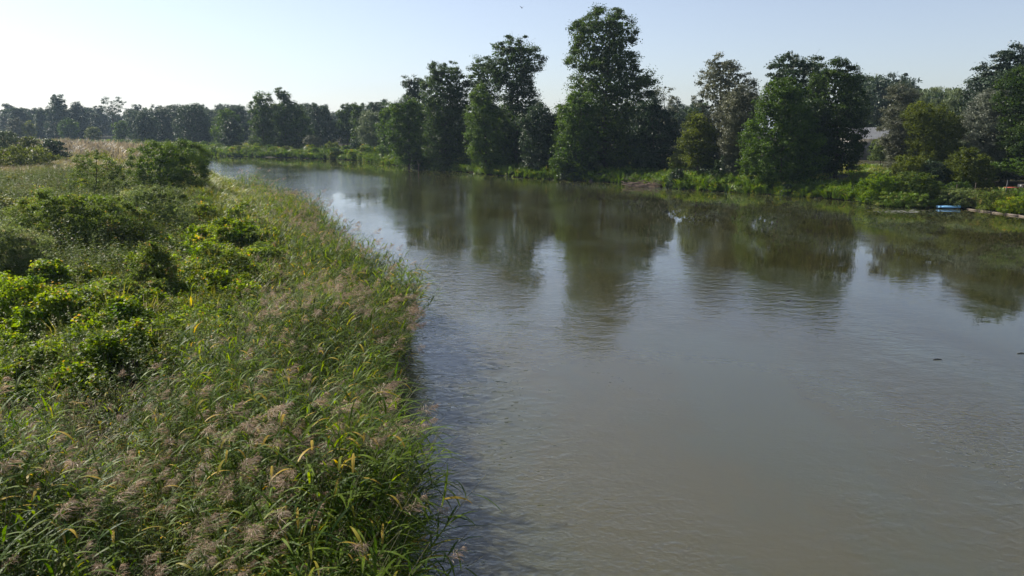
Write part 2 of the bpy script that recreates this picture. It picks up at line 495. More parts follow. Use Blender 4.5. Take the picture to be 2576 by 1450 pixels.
def shape_tree(name, label, cat, sil, Y, mat='alder', clump=1.5, leaf=.36, dens=1.0, depth=None, base=None, cx=None, droop=0., up=.35, group=None, trunk_r=None, surf=.45, aspect=.62, flat=.62, jag=.10, trunk='trunk', zoff=0.):
    """sil: (v, u_left, u_right) rows of the outline, top first; Y: distance of the trunk"""
    clump *= .8; leaf *= .80 if cat == 'tree' else .84
    seed = sum(ord(ch) * (i + 3) for i, ch in enumerate(label + name)) % 99991
    r = np.random.default_rng(seed)
    sil = sorted(sil, key=lambda s: s[0])
    if cx is None: cx = sum((s[1] + s[2]) / 2 for s in sil) / len(sil)
    X = at_y(cx, sil[-1][0], Y)[0]
    z0 = h1(X, Y) + zoff
    rows = []
    for (v, a, b) in sil[::-1]:
        A = at_y(a, v, Y); B = at_y(b, v, Y)
        rows.append((max(.05, A[2] - z0), A[0] - X, B[0] - X))
    rows = np.array(rows)
    zs = np.linspace(rows[0, 0], rows[-1, 0], 24)
    xl = np.interp(zs, rows[:, 0], rows[:, 1]); xr = np.interp(zs, rows[:, 0], rows[:, 2])
    w = np.max(xr - xl)
    xl = xl - jag * w * r.uniform(-.5, .7, 24); xr = xr + jag * w * r.uniform(-.5, .7, 24)
    if depth is None: depth = w * .42
    H = zs[-1]
    root = empty(name, (X, Y, z0))
    tag(root, label, cat, group)
    g = Geo()
    C, cr = crown_from_sil(g, zs, xl, xr, depth, clump, leaf, dens, flat, up, droop, surf, aspect, r)
    if trunk:
        r0 = trunk_r or max(.05, H * .016)
        tg = trunk_geo(C, H, zs[0], r0, r, ((xl[-1] + xr[-1]) / 2 * .7, 0), nl=min(30, max(8, int(H * 1.2))))
        mesh_obj(trunk, tg.mesh(trunk, M['bark'], True), root)
    mesh_obj('crown' if cat == 'tree' else 'foliage', g.mesh('crown', M[mat]), root)
    return root

T = []   # every tree and bush by hand: outline rows in (v, left, right)
def tr(*a, **k): return shape_tree(*a, **k)
# --- the group on the far bank, left of centre
tr('alder_tree', 'tallest tree of all, dark alder towering over the river bank in mid picture', 'tree',
   [(22, 1495, 1560), (50, 1442, 1595), (100, 1432, 1600), (150, 1424, 1612), (185, 1450, 1640), (200, 1412, 1648), (235, 1425, 1645), (290, 1400, 1650), (350, 1405, 1660), (395, 1420, 1640)], 126, 'alder', clump=1.55, leaf=.34, dens=1.12, cx=1522, jag=.07, surf=.5)
tr('alder_tree', 'tall dark tree with airy top and sky gaps, second tallest, left of the tallest alder', 'tree',
   [(92, 1262, 1330), (115, 1238, 1350), (145, 1240, 1372), (165, 1225, 1365), (200, 1235, 1330), (240, 1255, 1355), (300, 1250, 1392), (360, 1250, 1400), (405, 1270, 1390)], 138, 'alder', clump=1.35, leaf=.33, dens=1.05, cx=1300, surf=.55, jag=.09)
tr('alder_tree', 'thin airy tree with see-through crown directly left of the second tallest', 'tree',
   [(140, 1195, 1235), (165, 1180, 1250), (200, 1172, 1262), (245, 1182, 1255), (300, 1195, 1250), (380, 1200, 1250)], 150, 'alder', clump=1.2, leaf=.32, dens=0.9, cx=1225)
tr('alder_tree', 'broad tree with a rounded feathery top at the left end of the dark riverside group', 'tree',
   [(155, 1085, 1150), (180, 1065, 1165), (215, 1060, 1175), (260, 1062, 1180), (320, 1068, 1185), (380, 1065, 1185), (410, 1085, 1170)], 148, 'alder', clump=1.4, leaf=.33, dens=1.1, cx=1118)
tr('alder_tree', 'small round-topped tree peeping out left behind the broad feathery tree', 'tree',
   [(190, 1020, 1052), (205, 1008, 1070), (240, 1012, 1078), (300, 1030, 1070), (380, 1030, 1070)], 166, 'dark', clump=1.2, leaf=.34, dens=.85)
tr('broadleaf_tree', 'low dense green tree whose foliage hangs to the water beside the reedy point', 'tree',
   [(245, 1005, 1040), (265, 985, 1070), (310, 975, 1080), (370, 980, 1085), (412, 1000, 1085)], 155, 'mid', clump=1.3, leaf=.34, dens=1.05)
tr('broadleaf_tree', 'pointed tree with sunlit yellow-green left edge in front of the airy tree', 'tree',
   [(213, 1195, 1212), (240, 1175, 1232), (280, 1170, 1262), (330, 1172, 1275), (380, 1178, 1290), (428, 1200, 1290)], 135, 'mid', clump=1.15, leaf=.30, dens=1.05, cx=1225)
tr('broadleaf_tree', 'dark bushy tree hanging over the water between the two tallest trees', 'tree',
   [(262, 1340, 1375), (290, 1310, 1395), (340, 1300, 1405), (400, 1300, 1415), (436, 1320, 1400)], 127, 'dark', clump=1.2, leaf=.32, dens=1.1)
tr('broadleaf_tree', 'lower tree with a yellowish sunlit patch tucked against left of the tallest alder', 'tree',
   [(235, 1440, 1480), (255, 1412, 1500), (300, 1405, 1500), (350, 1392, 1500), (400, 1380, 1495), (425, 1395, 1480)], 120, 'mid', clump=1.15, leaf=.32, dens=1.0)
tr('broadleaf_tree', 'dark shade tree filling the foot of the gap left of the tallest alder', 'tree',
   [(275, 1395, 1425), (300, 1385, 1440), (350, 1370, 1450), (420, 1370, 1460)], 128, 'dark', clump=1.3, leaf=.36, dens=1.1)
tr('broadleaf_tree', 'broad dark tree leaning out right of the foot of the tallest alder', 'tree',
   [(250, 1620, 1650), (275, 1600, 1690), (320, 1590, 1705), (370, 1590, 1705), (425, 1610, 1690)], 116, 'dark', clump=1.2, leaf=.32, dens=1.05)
tr('ash_tree', 'thin pale see-through treetop rising just right of the tallest alder', 'tree',
   [(215, 1650, 1685), (230, 1642, 1702), (255, 1640, 1705), (300, 1650, 1700), (370, 1650, 1700)], 150, 'greyolive', clump=.95, leaf=.28, dens=.55)
tr('alder_tree', 'slender dark filler tree closing the row behind the pointed yellow-green tree', 'tree',
   [(255, 1215, 1240), (280, 1195, 1275), (340, 1190, 1300), (420, 1200, 1300)], 156, 'dark', clump=1.3, leaf=.36, dens=1.05)
# --- the right-hand group
tr('birch_tree', 'light feathery tree with a spiky top right of the open sky gap', 'tree',
   [(132, 1803, 1812), (150, 1790, 1825), (172, 1768, 1868), (200, 1758, 1905), (240, 1745, 1910), (280, 1738, 1905), (340, 1745, 1890), (400, 1765, 1880)], 113, 'greyolive', clump=1.0, leaf=.27, dens=.85, cx=1812, jag=.09, surf=.5)
tr('broadleaf_tree', 'olive round tree at the left foot of the feathery spiky-topped tree', 'tree',
   [(285, 1740, 1775), (305, 1722, 1790), (345, 1712, 1800), (385, 1715, 1800), (412, 1730, 1790)], 106, 'olive', clump=.95, leaf=.26, dens=1.05)
tr('willow_tree', 'grey-olive willow standing close in front of the feathery spiky-topped tree', 'tree',
   [(215, 1850, 1880), (240, 1822, 1905), (280, 1800, 1915), (330, 1805, 1900), (380, 1812, 1895), (430, 1830, 1890)], 103, 'greyolive', clump=.9, leaf=.22, dens=1.05, aspect=.4)
tr('maple_tree', 'dark maple with a full dome top behind the leafy green front tree', 'tree',
   [(137, 1985, 2030), (152, 1945, 2075), (180, 1928, 2100), (220, 1930, 2110), (280, 1945, 2090), (400, 1960, 2080)], 111, 'dark', clump=1.25, leaf=.32, dens=1.05, cx=2015)
tr('alder_tree', 'leafy green front tree whose branches reach down to the sunlit bank grass', 'tree',
   [(198, 1950, 1985), (225, 1918, 2020), (270, 1895, 2040), (320, 1875, 2050), (370, 1860, 2060), (420, 1865, 2060), (455, 1890, 2040)], 96, 'mid', clump=.95, leaf=.25, dens=1.1, cx=1960)
tr('alder_tree', 'big dark tree with twin spiky tops at the right end of the dark clump', 'tree',
   [(150, 2108, 2122), (165, 2060, 2140), (200, 2050, 2160), (240, 2030, 2178), (290, 2010, 2170), (340, 2020, 2172), (385, 2030, 2172), (425, 2050, 2150)], 100, 'alder', clump=1.05, leaf=.26, dens=1.05, cx=2100, jag=.08)
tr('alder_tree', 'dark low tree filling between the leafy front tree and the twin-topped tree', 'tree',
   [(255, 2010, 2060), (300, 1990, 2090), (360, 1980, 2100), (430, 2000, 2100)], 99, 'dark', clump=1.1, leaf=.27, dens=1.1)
tr('willow_tree', 'grey-green willow with a brushy rounded top behind the vine-covered tree', 'tree',
   [(212, 2250, 2280), (235, 2232, 2305), (280, 2224, 2330), (330, 2216, 2330), (380, 2224, 2310), (420, 2240, 2300)], 112, 'greyolive', clump=1.0, leaf=.25, dens=1.0, aspect=.4)
tr('weeping_willow', 'pale green weeping willow with hanging tresses in front of the wooded hill', 'tree',
   [(222, 2340, 2385), (235, 2308, 2440), (265, 2300, 2470), (310, 2310, 2450), (370, 2320, 2440)], 128, 'pale', clump=1.15, leaf=.42, dens=.95, droop=.3, aspect=.3)
tr('vine_covered_tree', 'tree smothered in hop vines with knobbly drooping tops right of the grey-green willow', 'tree',
   [(260, 2300, 2330), (278, 2288, 2380), (300, 2282, 2412), (340, 2285, 2420), (390, 2292, 2415), (430, 2310, 2400)], 92, 'olive', clump=.75, leaf=.2, dens=1.15, flat=.9, surf=.3, jag=.14)
tr('willow_tree', 'silvery grey willow bush tree shining pale beside the dark trees at right edge', 'tree',
   [(225, 2485, 2530), (250, 2450, 2545), (300, 2422, 2555), (350, 2420, 2560), (400, 2430, 2550)], 92, 'silver', clump=.8, leaf=.2, dens=1.0, aspect=.42)
tr('pine_tree', 'highest dark conifer at the right edge of the picture', 'tree',
   [(112, 2548, 2562), (135, 2505, 2600), (165, 2490, 2640), (210, 2450, 2660), (260, 2425, 2660), (330, 2420, 2650), (400, 2430, 2640)], 104, 'conifer', clump=1.1, leaf=.3, dens=1.1, cx=2560, flat=.5)
tr('ash_tree', 'big leafy dark green tree cut by the right edge below the highest conifer', 'tree',
   [(170, 2555, 2600), (200, 2520, 2650), (250, 2510, 2680), (320, 2515, 2700), (380, 2520, 2700), (430, 2540, 2690)], 88, 'alder', clump=.95, leaf=.24, dens=1.1)
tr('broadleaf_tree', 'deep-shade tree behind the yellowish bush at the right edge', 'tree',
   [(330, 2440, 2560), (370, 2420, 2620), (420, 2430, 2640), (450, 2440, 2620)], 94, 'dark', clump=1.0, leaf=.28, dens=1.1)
# --- bushes on the right bank
B = 'bush'
tr('hawthorn_bush', 'yellow-green bush standing by the lawn near the red-topped table', B,
   [(372, 2425, 2450), (390, 2395, 2478), (420, 2378, 2500), (450, 2385, 2500), (470, 2400, 2480)], 83, 'olive', clump=.5, leaf=.17, dens=1.1)
tr('bush', 'domed vine-draped bush beneath the vine-covered tree', B,
   [(392, 2262, 2300), (405, 2250, 2325), (430, 2245, 2335), (455, 2250, 2330)], 85, 'olive', clump=.45, leaf=.16, dens=1.1, flat=.9)
tr('bush', 'dark bush in shade right of the domed vine-draped bush', B,
   [(405, 2335, 2370), (425, 2320, 2400), (465, 2325, 2400)], 84, 'dark', clump=.5, leaf=.17, dens=1.1)
tr('bramble_bush', 'leafy bush at the water edge on the tip of the small headland', B,
   [(440, 2200, 2235), (455, 2168, 2262), (480, 2155, 2275), (512, 2160, 2262)], 80.5, 'vine', clump=.42, leaf=.16, dens=1.1)
tr('bramble_bush', 'rounded bramble bush on the headland right behind its leafy tip bush', B,
   [(430, 2280, 2320), (442, 2262, 2350), (470, 2255, 2372), (500, 2262, 2365)], 79.5, 'herb', clump=.42, leaf=.15, dens=1.1)
tr('bramble_bush', 'low weedy bush over the bank left of the blue air mattress', B,
   [(482, 2215, 2330), (497, 2205, 2355), (516, 2210, 2350)], 78.6, 'bankgrass', clump=.35, leaf=.14, dens=1.1)
tr('bramble_bush', 'grey-green bush spilling down the bank right above the blue air mattress', B,
   [(475, 2380, 2440), (490, 2362, 2475), (515, 2365, 2480)], 77.2, 'greyherb', clump=.38, leaf=.14, dens=1.1)
tr('bramble_bush', 'green bush overhanging the plank edging at the right of the air mattress', B,
   [(482, 2470, 2530), (500, 2455, 2560), (525, 2465, 2570)], 73.5, 'herb', clump=.38, leaf=.14, dens=1.1)
tr('bramble_bush', 'bush at the right picture edge growing down to the water', B,
   [(495, 2540, 2590), (512, 2505, 2610), (535, 2510, 2620)], 71.5, 'vine', clump=.36, leaf=.13, dens=1.1)
tr('bush', 'small dark-green bush beside the thin stakes at the lawn', B,
   [(458, 2395, 2430), (470, 2380, 2445), (485, 2385, 2440)], 80, 'mid', clump=.35, leaf=.14, dens=1.1)
tr('overhanging_branch', 'leafy branch reaching in from the right edge over the lawn', 'branch',
   [(398, 2540, 2620), (412, 2500, 2630), (428, 2520, 2620), (440, 2570, 2620)], 73, 'mid', clump=.35, leaf=.15, dens=.8, cx=2620, flat=.45)
tr('ivy_covered_stump', 'ivy-clad conical stump on the waterline right of the brushwood heap', 'stump',
   [(423, 1700, 1708), (438, 1690, 1718), (455, 1680, 1730), (472, 1678, 1742)], 103, 'dark', clump=.45, leaf=.17, dens=1.2, flat=.9)
tr('elder_bush', 'pale flowering spray of leaves in the black shade between the tallest trees', B,
   [(378, 1385, 1405), (388, 1378, 1415), (400, 1385, 1410)], 130, 'silver', clump=.5, leaf=.22, dens=.9)
tr('bush', 'drooping dark bush at the foot of the tallest alder', B,
   [(380, 1560, 1590), (395, 1542, 1605), (425, 1540, 1610)], 122, 'dark', clump=.7, leaf=.22, dens=1.1, droop=.2)
tr('bush', 'sunlit olive bush at the foot of the olive round tree', B,
   [(372, 1700, 1725), (392, 1690, 1740), (420, 1688, 1745)], 112, 'olive', clump=.6, leaf=.2, dens=1.05)
tr('bush', 'dark bush in grass shade at the foot of the grey-olive willow', B,
   [(402, 1795, 1825), (418, 1782, 1850), (435, 1785, 1845)], 112, 'mid', clump=.6, leaf=.2, dens=1.05)
tr('bush', 'grey-green low bush behind the bright meadow gap at right', B,
   [(352, 2200, 2235), (370, 2190, 2245), (403, 2188, 2240)], 125, 'greyherb', clump=.6, leaf=.2, dens=1.05)
# --- the far bank further left
tr('willow_tree', 'pale rounded willow with light foliage at the left end of the riverside wood', 'tree',
   [(278, 920, 945), (292, 905, 960), (320, 900, 972), (350, 905, 968), (365, 912, 960)], 206, 'pale', clump=1.2, leaf=.36, dens=1.0, aspect=.5)
tr('broadleaf_tree', 'leafy tree joining the pale willow to the riverside wood', 'tree',
   [(262, 965, 995), (285, 950, 1010), (330, 945, 1015), (390, 955, 1010)], 185, 'mid', clump=1.3, leaf=.38, dens=1.0)
tr('alder_tree', 'tree with a narrow round tuft on top in the far riverside pair, right one', 'tree',
   [(222, 700, 728), (238, 695, 735), (252, 705, 735), (265, 690, 760), (300, 685, 775), (345, 690, 785), (385, 690, 780)], 228, 'alder', clump=1.5, leaf=.42, dens=1.0, cx=722)
tr('alder_tree', 'tree with a domed airy top in the far riverside pair, left one', 'tree',
   [(235, 645, 675), (250, 632, 690), (275, 625, 690), (320, 630, 700), (380, 635, 700)], 232, 'alder', clump=1.5, leaf=.42, dens=.95)
tr('broadleaf_tree', 'paler tree with sunlit left side left of the far riverside pair', 'tree',
   [(272, 555, 572), (290, 540, 600), (330, 535, 612), (370, 545, 605)], 262, 'mid', clump=1.6, leaf=.45, dens=1.0)
tr('broadleaf_tree', 'short dark tree in front between the paler tree and the far riverside pair', 'tree',
   [(298, 575, 590), (315, 560, 605), (345, 558, 612), (368, 562, 608)], 250, 'dark', clump=1.4, leaf=.42, dens=1.0)
tr('broadleaf_tree', 'broad dark domed tree above the yellow-green bank, left of the paler tree', 'tree',
   [(262, 470, 500), (278, 448, 520), (310, 440, 535), (355, 445, 540)], 300, 'dark', clump=1.9, leaf=.5, dens=1.0)
tr('broadleaf_tree', 'dark blocky tree behind the big round shrub of the left bank', 'tree',
   [(278, 392, 425), (295, 378, 440), (335, 372, 445), (360, 378, 440)], 330, 'dark', clump=2.0, leaf=.55, dens=1.0)
tr('broadleaf_tree', 'dark tree directly left of the blocky tree behind the big round shrub', 'tree',
   [(285, 352, 375), (300, 338, 390), (340, 335, 395), (362, 340, 390)], 318, 'dark', clump=1.9, leaf=.5, dens=1.0)
tr('poplar_tree', 'tall fan-topped tree with a long bare trunk on the far left skyline', 'tree',
   [(245, 262, 300), (258, 252, 308), (278, 255, 305), (292, 268, 300)], 385, 'dark', clump=1.8, leaf=.55, dens=.75, cx=278)
tr('broadleaf_tree', 'tallest dark oval tree on the far left skyline', 'tree',
   [(238, 135, 155), (255, 122, 165), (285, 115, 170), (330, 118, 172), (350, 122, 168)], 395, 'dark', clump=2.1, leaf=.6, dens=1.0)
tr('broadleaf_tree', 'pointed dark tree right beside the tallest oval tree on far left skyline', 'tree',
   [(256, 182, 198), (275, 172, 210), (310, 168, 215), (348, 172, 212)], 400, 'dark', clump=2.0, leaf=.6, dens=1.0)
tr('willow_tree', 'small round dark-green tree low in front of the two tall skyline trees', 'tree',
   [(298, 162, 182), (312, 150, 193), (335, 150, 195), (353, 155, 190)], 360, 'mid', clump=1.6, leaf=.5, dens=1.05)
tr('willow_tree', 'small yellowish round tree right of the small round dark-green tree', 'tree',
   [(318, 225, 242), (330, 214, 252), (352, 215, 252)], 355, 'olive', clump=1.4, leaf=.5, dens=1.0)
tr('willow_tree', 'rounded grey-green tree at the far left with its twin beside it', 'tree',
   [(298, 28, 45), (312, 20, 55), (345, 22, 58)], 350, 'greyolive', clump=1.6, leaf=.5, dens=1.0)
tr('willow_tree', 'rounded olive tree between the grey-green one and the tallest oval tree', 'tree',
   [(306, 62, 78), (320, 54, 88), (348, 56, 88)], 352, 'olive', clump=1.6, leaf=.5, dens=1.0)
tr('willow_tree', 'small bright-edged tree beneath the fan-topped skyline tree', 'tree',
   [(305, 292, 310), (320, 284, 322), (350, 286, 322)], 345, 'mid', clump=1.5, leaf=.5, dens=1.0)
tr('broadleaf_tree', 'dark tree with a flat broken top right of the far riverside pair', 'tree',
   [(264, 785, 815), (280, 775, 832), (320, 770, 845), (362, 775, 845)], 262, 'dark', clump=1.6, leaf=.45, dens=1.0)
tr('broadleaf_tree', 'tree with sunlit hanging side left of the pale rounded willow', 'tree',
   [(262, 860, 885), (280, 848, 898), (320, 845, 900), (360, 850, 900)], 258, 'alder', clump=1.6, leaf=.45, dens=1.0)
tr('hawthorn_bush', 'olive sprawling bush on the far bank right of the far riverside pair', B,
   [(338, 775, 790), (352, 765, 810), (368, 768, 815), (383, 775, 810)], 218, 'greyolive', clump=.9, leaf=.3, dens=.95)
tr('hawthorn_bush', 'second olive bush on the far bank, low and round before dark trees', B,
   [(358, 825, 845), (368, 812, 855), (385, 815, 855)], 212, 'olive', clump=.8, leaf=.3, dens=.95)
tr('bush', 'dark bush standing upright at the water edge below the pale willow', B,
   [(355, 885, 900), (370, 876, 912), (390, 874, 915), (402, 878, 912)], 203, 'dark', clump=.8, leaf=.3, dens=1.05)
# --- shrubs on the left bank
tr('willow_shrub', 'big round dark willow shrub on the left bank beside the river bend', 'shrub',
   [(354, 400, 450), (362, 352, 490), (380, 335, 512), (410, 325, 518), (445, 330, 515), (490, 345, 500)], 77, 'shrub', clump=.8, leaf=.16, dens=1.15, aspect=.4, depth=4.0, trunk='stems', trunk_r=.09, jag=.06)
tr('willow_shrub', 'yellow-tipped leafy sapling shrub left of the big round willow shrub', 'shrub',
   [(380, 215, 262), (400, 195, 290), (440, 180, 310), (480, 175, 320)], 68, 'herb', clump=.5, leaf=.12, dens=.75, trunk='stems', trunk_r=.06)
tr('willow_shrub', 'dark-bellied shrub at the left picture edge beyond the golden grass', 'shrub',
   [(368, 30, 90), (382, -20, 125), (400, -30, 135), (425, -10, 120)], 118, 'olive', clump=.8, leaf=.26, dens=1.05, trunk='stems', trunk_r=.08)
tr('willow_shrub', 'small dark shrub behind the dark-bellied edge shrub, before the pink reed field', 'shrub',
   [(353, 110, 145), (366, 100, 165), (392, 105, 170)], 142, 'dark', clump=.8, leaf=.26, dens=1.05, trunk='stems', trunk_r=.08)
tr('willow_shrub', 'pale yellow shrub at the left picture edge against the skyline wood', 'shrub',
   [(328, -10, 20), (345, -20, 50), (375, -20, 60)], 150, 'pale', clump=.8, leaf=.28, dens=1.0, trunk='stems', trunk_r=.08)
tr('willow_shrub', 'golden-green shrub next to the pale yellow edge shrub', 'shrub',
   [(344, 60, 88), (358, 48, 100), (378, 50, 105)], 148, 'olive', clump=.8, leaf=.28, dens=1.0, trunk='stems', trunk_r=.08)
tr('willow_shrub', 'grey-green willow scrub spreading over the middle of the left thicket', 'shrub',
   [(470, 320, 420), (500, 290, 470), (550, 300, 490), (600, 320, 480)], 47, 'greyherb', clump=.5, leaf=.13, dens=.9, trunk='stems', trunk_r=.04, aspect=.35)
tr('willow_shrub', 'large fine-leaved scrub with a dark hollow beneath it at the left', 'shrub',
   [(480, 110, 250), (520, 50, 330), (570, 30, 370), (630, 40, 380)], 40, 'herb', clump=.5, leaf=.12, dens=1.0, trunk='stems', trunk_r=.04, aspect=.4, depth=2.6)
tr('willow_shrub', 'blue-green feathery scrub cut by the left picture edge', 'shrub',
   [(560, -60, 60), (600, -80, 110), (660, -80, 130), (720, -60, 120)], 32, 'greyherb', clump=.42, leaf=.11, dens=.95, trunk='stems', trunk_r=.04, aspect=.35)
tr('elder_shrub', 'pointed nettle-like shrub with dark shade at its foot beside the vines', 'shrub',
   [(600, 370, 385), (625, 350, 410), (665, 335, 450), (705, 340, 450)], 30, 'herb', clump=.35, leaf=.10, dens=1.0, trunk='stems', trunk_r=.03)
tr('vine_heap', 'dark leafy heap of vines at the left edge above the pale vine carpet', 'shrub',
   [(705, -20, 90), (740, -40, 120), (800, -40, 110)], 24.5, 'vine', clump=.32, leaf=.10, dens=1.05, trunk='stems', trunk_r=.03)

# ------------------------------------------------------------------ scattering (only for what nobody could count)
def proto(name, geo_parts):
    """an unlinked object used as source of instances"""
    g = geo_parts
    return bpy.data.objects.new(name, g)

def scatter(name, P, rot, scl, protos, label, cat, pick=None):
    col = bpy.data.collections.new(name + '_sources')
    for o in protos: col.objects.link(o)
    n = len(P)
    me = bpy.data.meshes.new(name)
    me.vertices.add(n); me.vertices.foreach_set('co', np.asarray(P, np.float32).ravel())
    a = me.attributes.new('rot', 'FLOAT_VECTOR', 'POINT'); a.data.foreach_set('vector', np.asarray(rot, np.float32).ravel())
    a = me.attributes.new('scl', 'FLOAT_VECTOR', 'POINT'); a.data.foreach_set('vector', np.asarray(scl, np.float32).ravel())
    a = me.attributes.new('pick', 'INT', 'POINT'); a.data.foreach_set('value', (rng.integers(0, len(protos), n) if pick is None else pick).astype(np.int32))
    o = mesh_obj(name, me)
    ng = bpy.data.node_groups.new(name + '_nodes', 'GeometryNodeTree')
    ng.interface.new_socket('Geometry', in_out='INPUT', socket_type='NodeSocketGeometry')
    ng.interface.new_socket('Geometry', in_out='OUTPUT', socket_type='NodeSocketGeometry')
    gi = ng.nodes.new('NodeGroupInput'); go = ng.nodes.new('NodeGroupOutput')
    ci = ng.nodes.new('GeometryNodeCollectionInfo'); ci.inputs['Collection'].default_value = col
    ci.inputs['Separate Children'].default_value = True; ci.inputs['Reset Children'].default_value = True
    ip = ng.nodes.new('GeometryNodeInstanceOnPoints'); ip.inputs['Pick Instance'].default_value = True
    def named(nm, dt):
        x = ng.nodes.new('GeometryNodeInputNamedAttribute'); x.data_type = dt; x.inputs['Name'].default_value = nm; return x.outputs['Attribute']
    L = ng.links.new
    L(gi.outputs[0], ip.inputs['Points']); L(ci.outputs[0], ip.inputs['Instance'])
    L(named('pick', 'INT'), ip.inputs['Instance Index'])
    L(named('rot', 'FLOAT_VECTOR'), ip.inputs['Rotation']); L(named('scl', 'FLOAT_VECTOR'), ip.inputs['Scale'])
    L(ip.outputs[0], go.inputs[0])
    md = o.modifiers.new('scatter', 'NODES'); md.node_group = ng
    tag(o, label, cat, kind='stuff')
    return o

def zone(poly_px, z=1.3):
    return np.array([at_z(u, v, z)[:2] for (u, v) in poly_px])

def sample_poly(poly, n_target, y0=20.0, pw=1.0, blur=.045):
    """points in a polygon, thinner with distance; returns x, y and size factor"""
    lo = poly.min(0); hi = poly.max(0); out = []; cnt = 0
    lo = np.maximum(lo, [-700, -5]); tries = 0
    while cnt < n_target and tries < 400:
        tries += 1
        m = 20000
        x = rng.uniform(lo[0], hi[0], m)
        if pw > 0:  # area measure times (y0/y)^pw
            y = np.exp(rng.uniform(math.log(max(4, lo[1])), math.log(hi[1]), m)) if pw == 1.0 else rng.uniform(lo[1], hi[1], m)
            if pw != 1.0:
                k = rng.random(m) < (max(4, lo[1]) / np.maximum(4, y)) ** pw
                x, y = x[k], y[k]
        else:
            y = rng.uniform(lo[1], hi[1], m)
        k = inside(x, y, poly) & ~inside(x, y, POLY)
        out.append(np.stack([x[k], y[k]], 1)); cnt += k.sum()
    p = np.concatenate(out)[:n_target]
    p = p + rng.normal(0, 1, p.shape) * blur * p[:, 1:2] * (rng.random((len(p), 1)) < .5)
    bad = inside(p[:, 0], p[:, 1], POLY); p[bad, 0] -= .1 * p[bad, 1]
    return p[:, 0], p[:, 1]

# --- leafy vine sprigs
def sprig(nm, mat, n=26, rad=.32, leaf=.10, hgt=.22, aspect=.8):
    g = Geo()
    d = unit(rng.normal(size=(n, 3))); d[:, 2] = np.abs(d[:, 2])
    p = d * rng.uniform(.3, 1, n)[:, None] * np.array([rad, rad, hgt])
    nrm = unit(d * .5 + np.array([0, 0, .8]) + rng.normal(size=d.shape) * .4)
    v, qd, ti = leaf_quads(p, nrm, leaf, leaf * aspect, np.clip(rng.normal(.5, .2, n), 0, 1))
    g.add(v, qd, None, ti)
    return proto(nm, g.mesh(nm, M[mat]))

def tuft(nm, mat, n=30, h=.8, spread=.35, w=.014, lean=.5, head=None):
    g = Geo()
    for i in range(n):
        a = rng.uniform(0, 6.283); b = np.array([math.cos(a), math.sin(a), 0]) * rng.uniform(0, spread * .5)
        dr = np.array([math.cos(a), math.sin(a), 0]) + np.array([.4, 0, 0]); hh = h * rng.uniform(.55, 1.1); le = lean * rng.uniform(.3, 1.2) * hh
        side = np.array([-dr[1], dr[0], 0]) * w * rng.uniform(.7, 1.3)
        p0 = b; p1 = b + dr * le * .35 + np.array([0, 0, hh * .65]); p2 = b + dr * le + np.array([0, 0, hh * rng.uniform(.75, 1)])
        ti = float(np.clip(rng.normal(.5, .22), 0, 1))
        g.add([p0 - side, p0 + side, p1 + side, p1 - side, p2], [(0, 1, 2, 3)], [(3, 2, 4)], ti)
    return proto(nm, g.mesh(nm, M[mat]))

def herb(nm, mat, h=1.3, nst=3, leaf=.11, mat_attr=None, nl=16, aspect=.35):
    g = Geo()
    for s in range(nst):
        b = rng.normal(0, .12, 3); b[2] = 0; tp = b + np.array([rng.normal(.1, .15), rng.normal(0, .15), h * rng.uniform(.75, 1.1)])
        g.tube([b, (b + tp) / 2 + rng.normal(0, .03, 3), tp], [.008, .006, .003], 3, .6, cap=False)
        t = rng.uniform(.15, 1, nl); p = b + (tp - b) * t[:, None]
        a = rng.uniform(0, 6.283, nl); ax = np.stack([np.cos(a), np.sin(a), rng.uniform(-.5, .4, nl)], 1)
        ll = leaf * (1.25 - t * .6)
        p = p + unit(ax) * ll[:, None] * .5
        nrm = unit(np.cross(ax, np.stack([-np.sin(a), np.cos(a), np.zeros(nl)], 1)) + rng.normal(0, .25, (nl, 3)))
        v, qd, ti = leaf_quads(p, nrm, leaf, leaf * aspect, np.clip(rng.normal(.5, .2, nl), 0, 1), axis=ax)
        g.add(v, qd, None, ti)
    return proto(nm, g.mesh(nm, M[mat]))

def randrot(n, tilt=.25):
    return np.stack([rng.normal(0, tilt, n), rng.normal(0, tilt, n), rng.uniform(-math.pi, math.pi, n)], 1)
def uni(s): return np.repeat(np.asarray(s)[:, None], 3, 1)
def bankdist(x, y): return np.minimum(seg_dist(x, y, LB), seg_dist(x, y, RB))

# left bank zones, read from the photograph and laid on the ground
Z_REED = [(-150, 1010), (120, 960), (330, 890), (520, 830), (600, 740), (660, 690), (735, 640), (760, 590), (690, 520), (700, 455), (760, 448), (830, 520), (905, 590), (960, 660), (1000, 740), (1010, 820), (1010, 960), (1060, 1080), (1110, 1250), (1110, 1500), (900, 2600), (-1500, 2600), (-900, 1250)]
Z_VINE = [(-120, 700), (150, 700), (330, 690), (420, 650), (470, 590), (560, 560), (700, 540), (770, 590), (740, 650), (680, 700), (560, 850), (350, 930), (130, 1000), (-200, 1060)]
Z_THICK = [(-200, 480), (120, 450), (310, 470), (350, 520), (500, 515), (520, 560), (470, 610), (430, 670), (330, 710), (120, 720), (-200, 760)]
Z_MEAD = [(480, 480), (520, 425), (620, 440), (700, 462), (740, 500), (770, 600), (640, 570), (520, 580), (480, 530)]
Z_GOLD = [(-200, 430), (0, 412), (160, 415), (330, 430), (330, 470), (150, 480), (60, 500), (-200, 520)]
zr = zone(Z_REED, 3.2)
zv, zt, zm, zg = (zone(a) for a in (Z_VINE, Z_THICK, Z_MEAD, Z_GOLD))

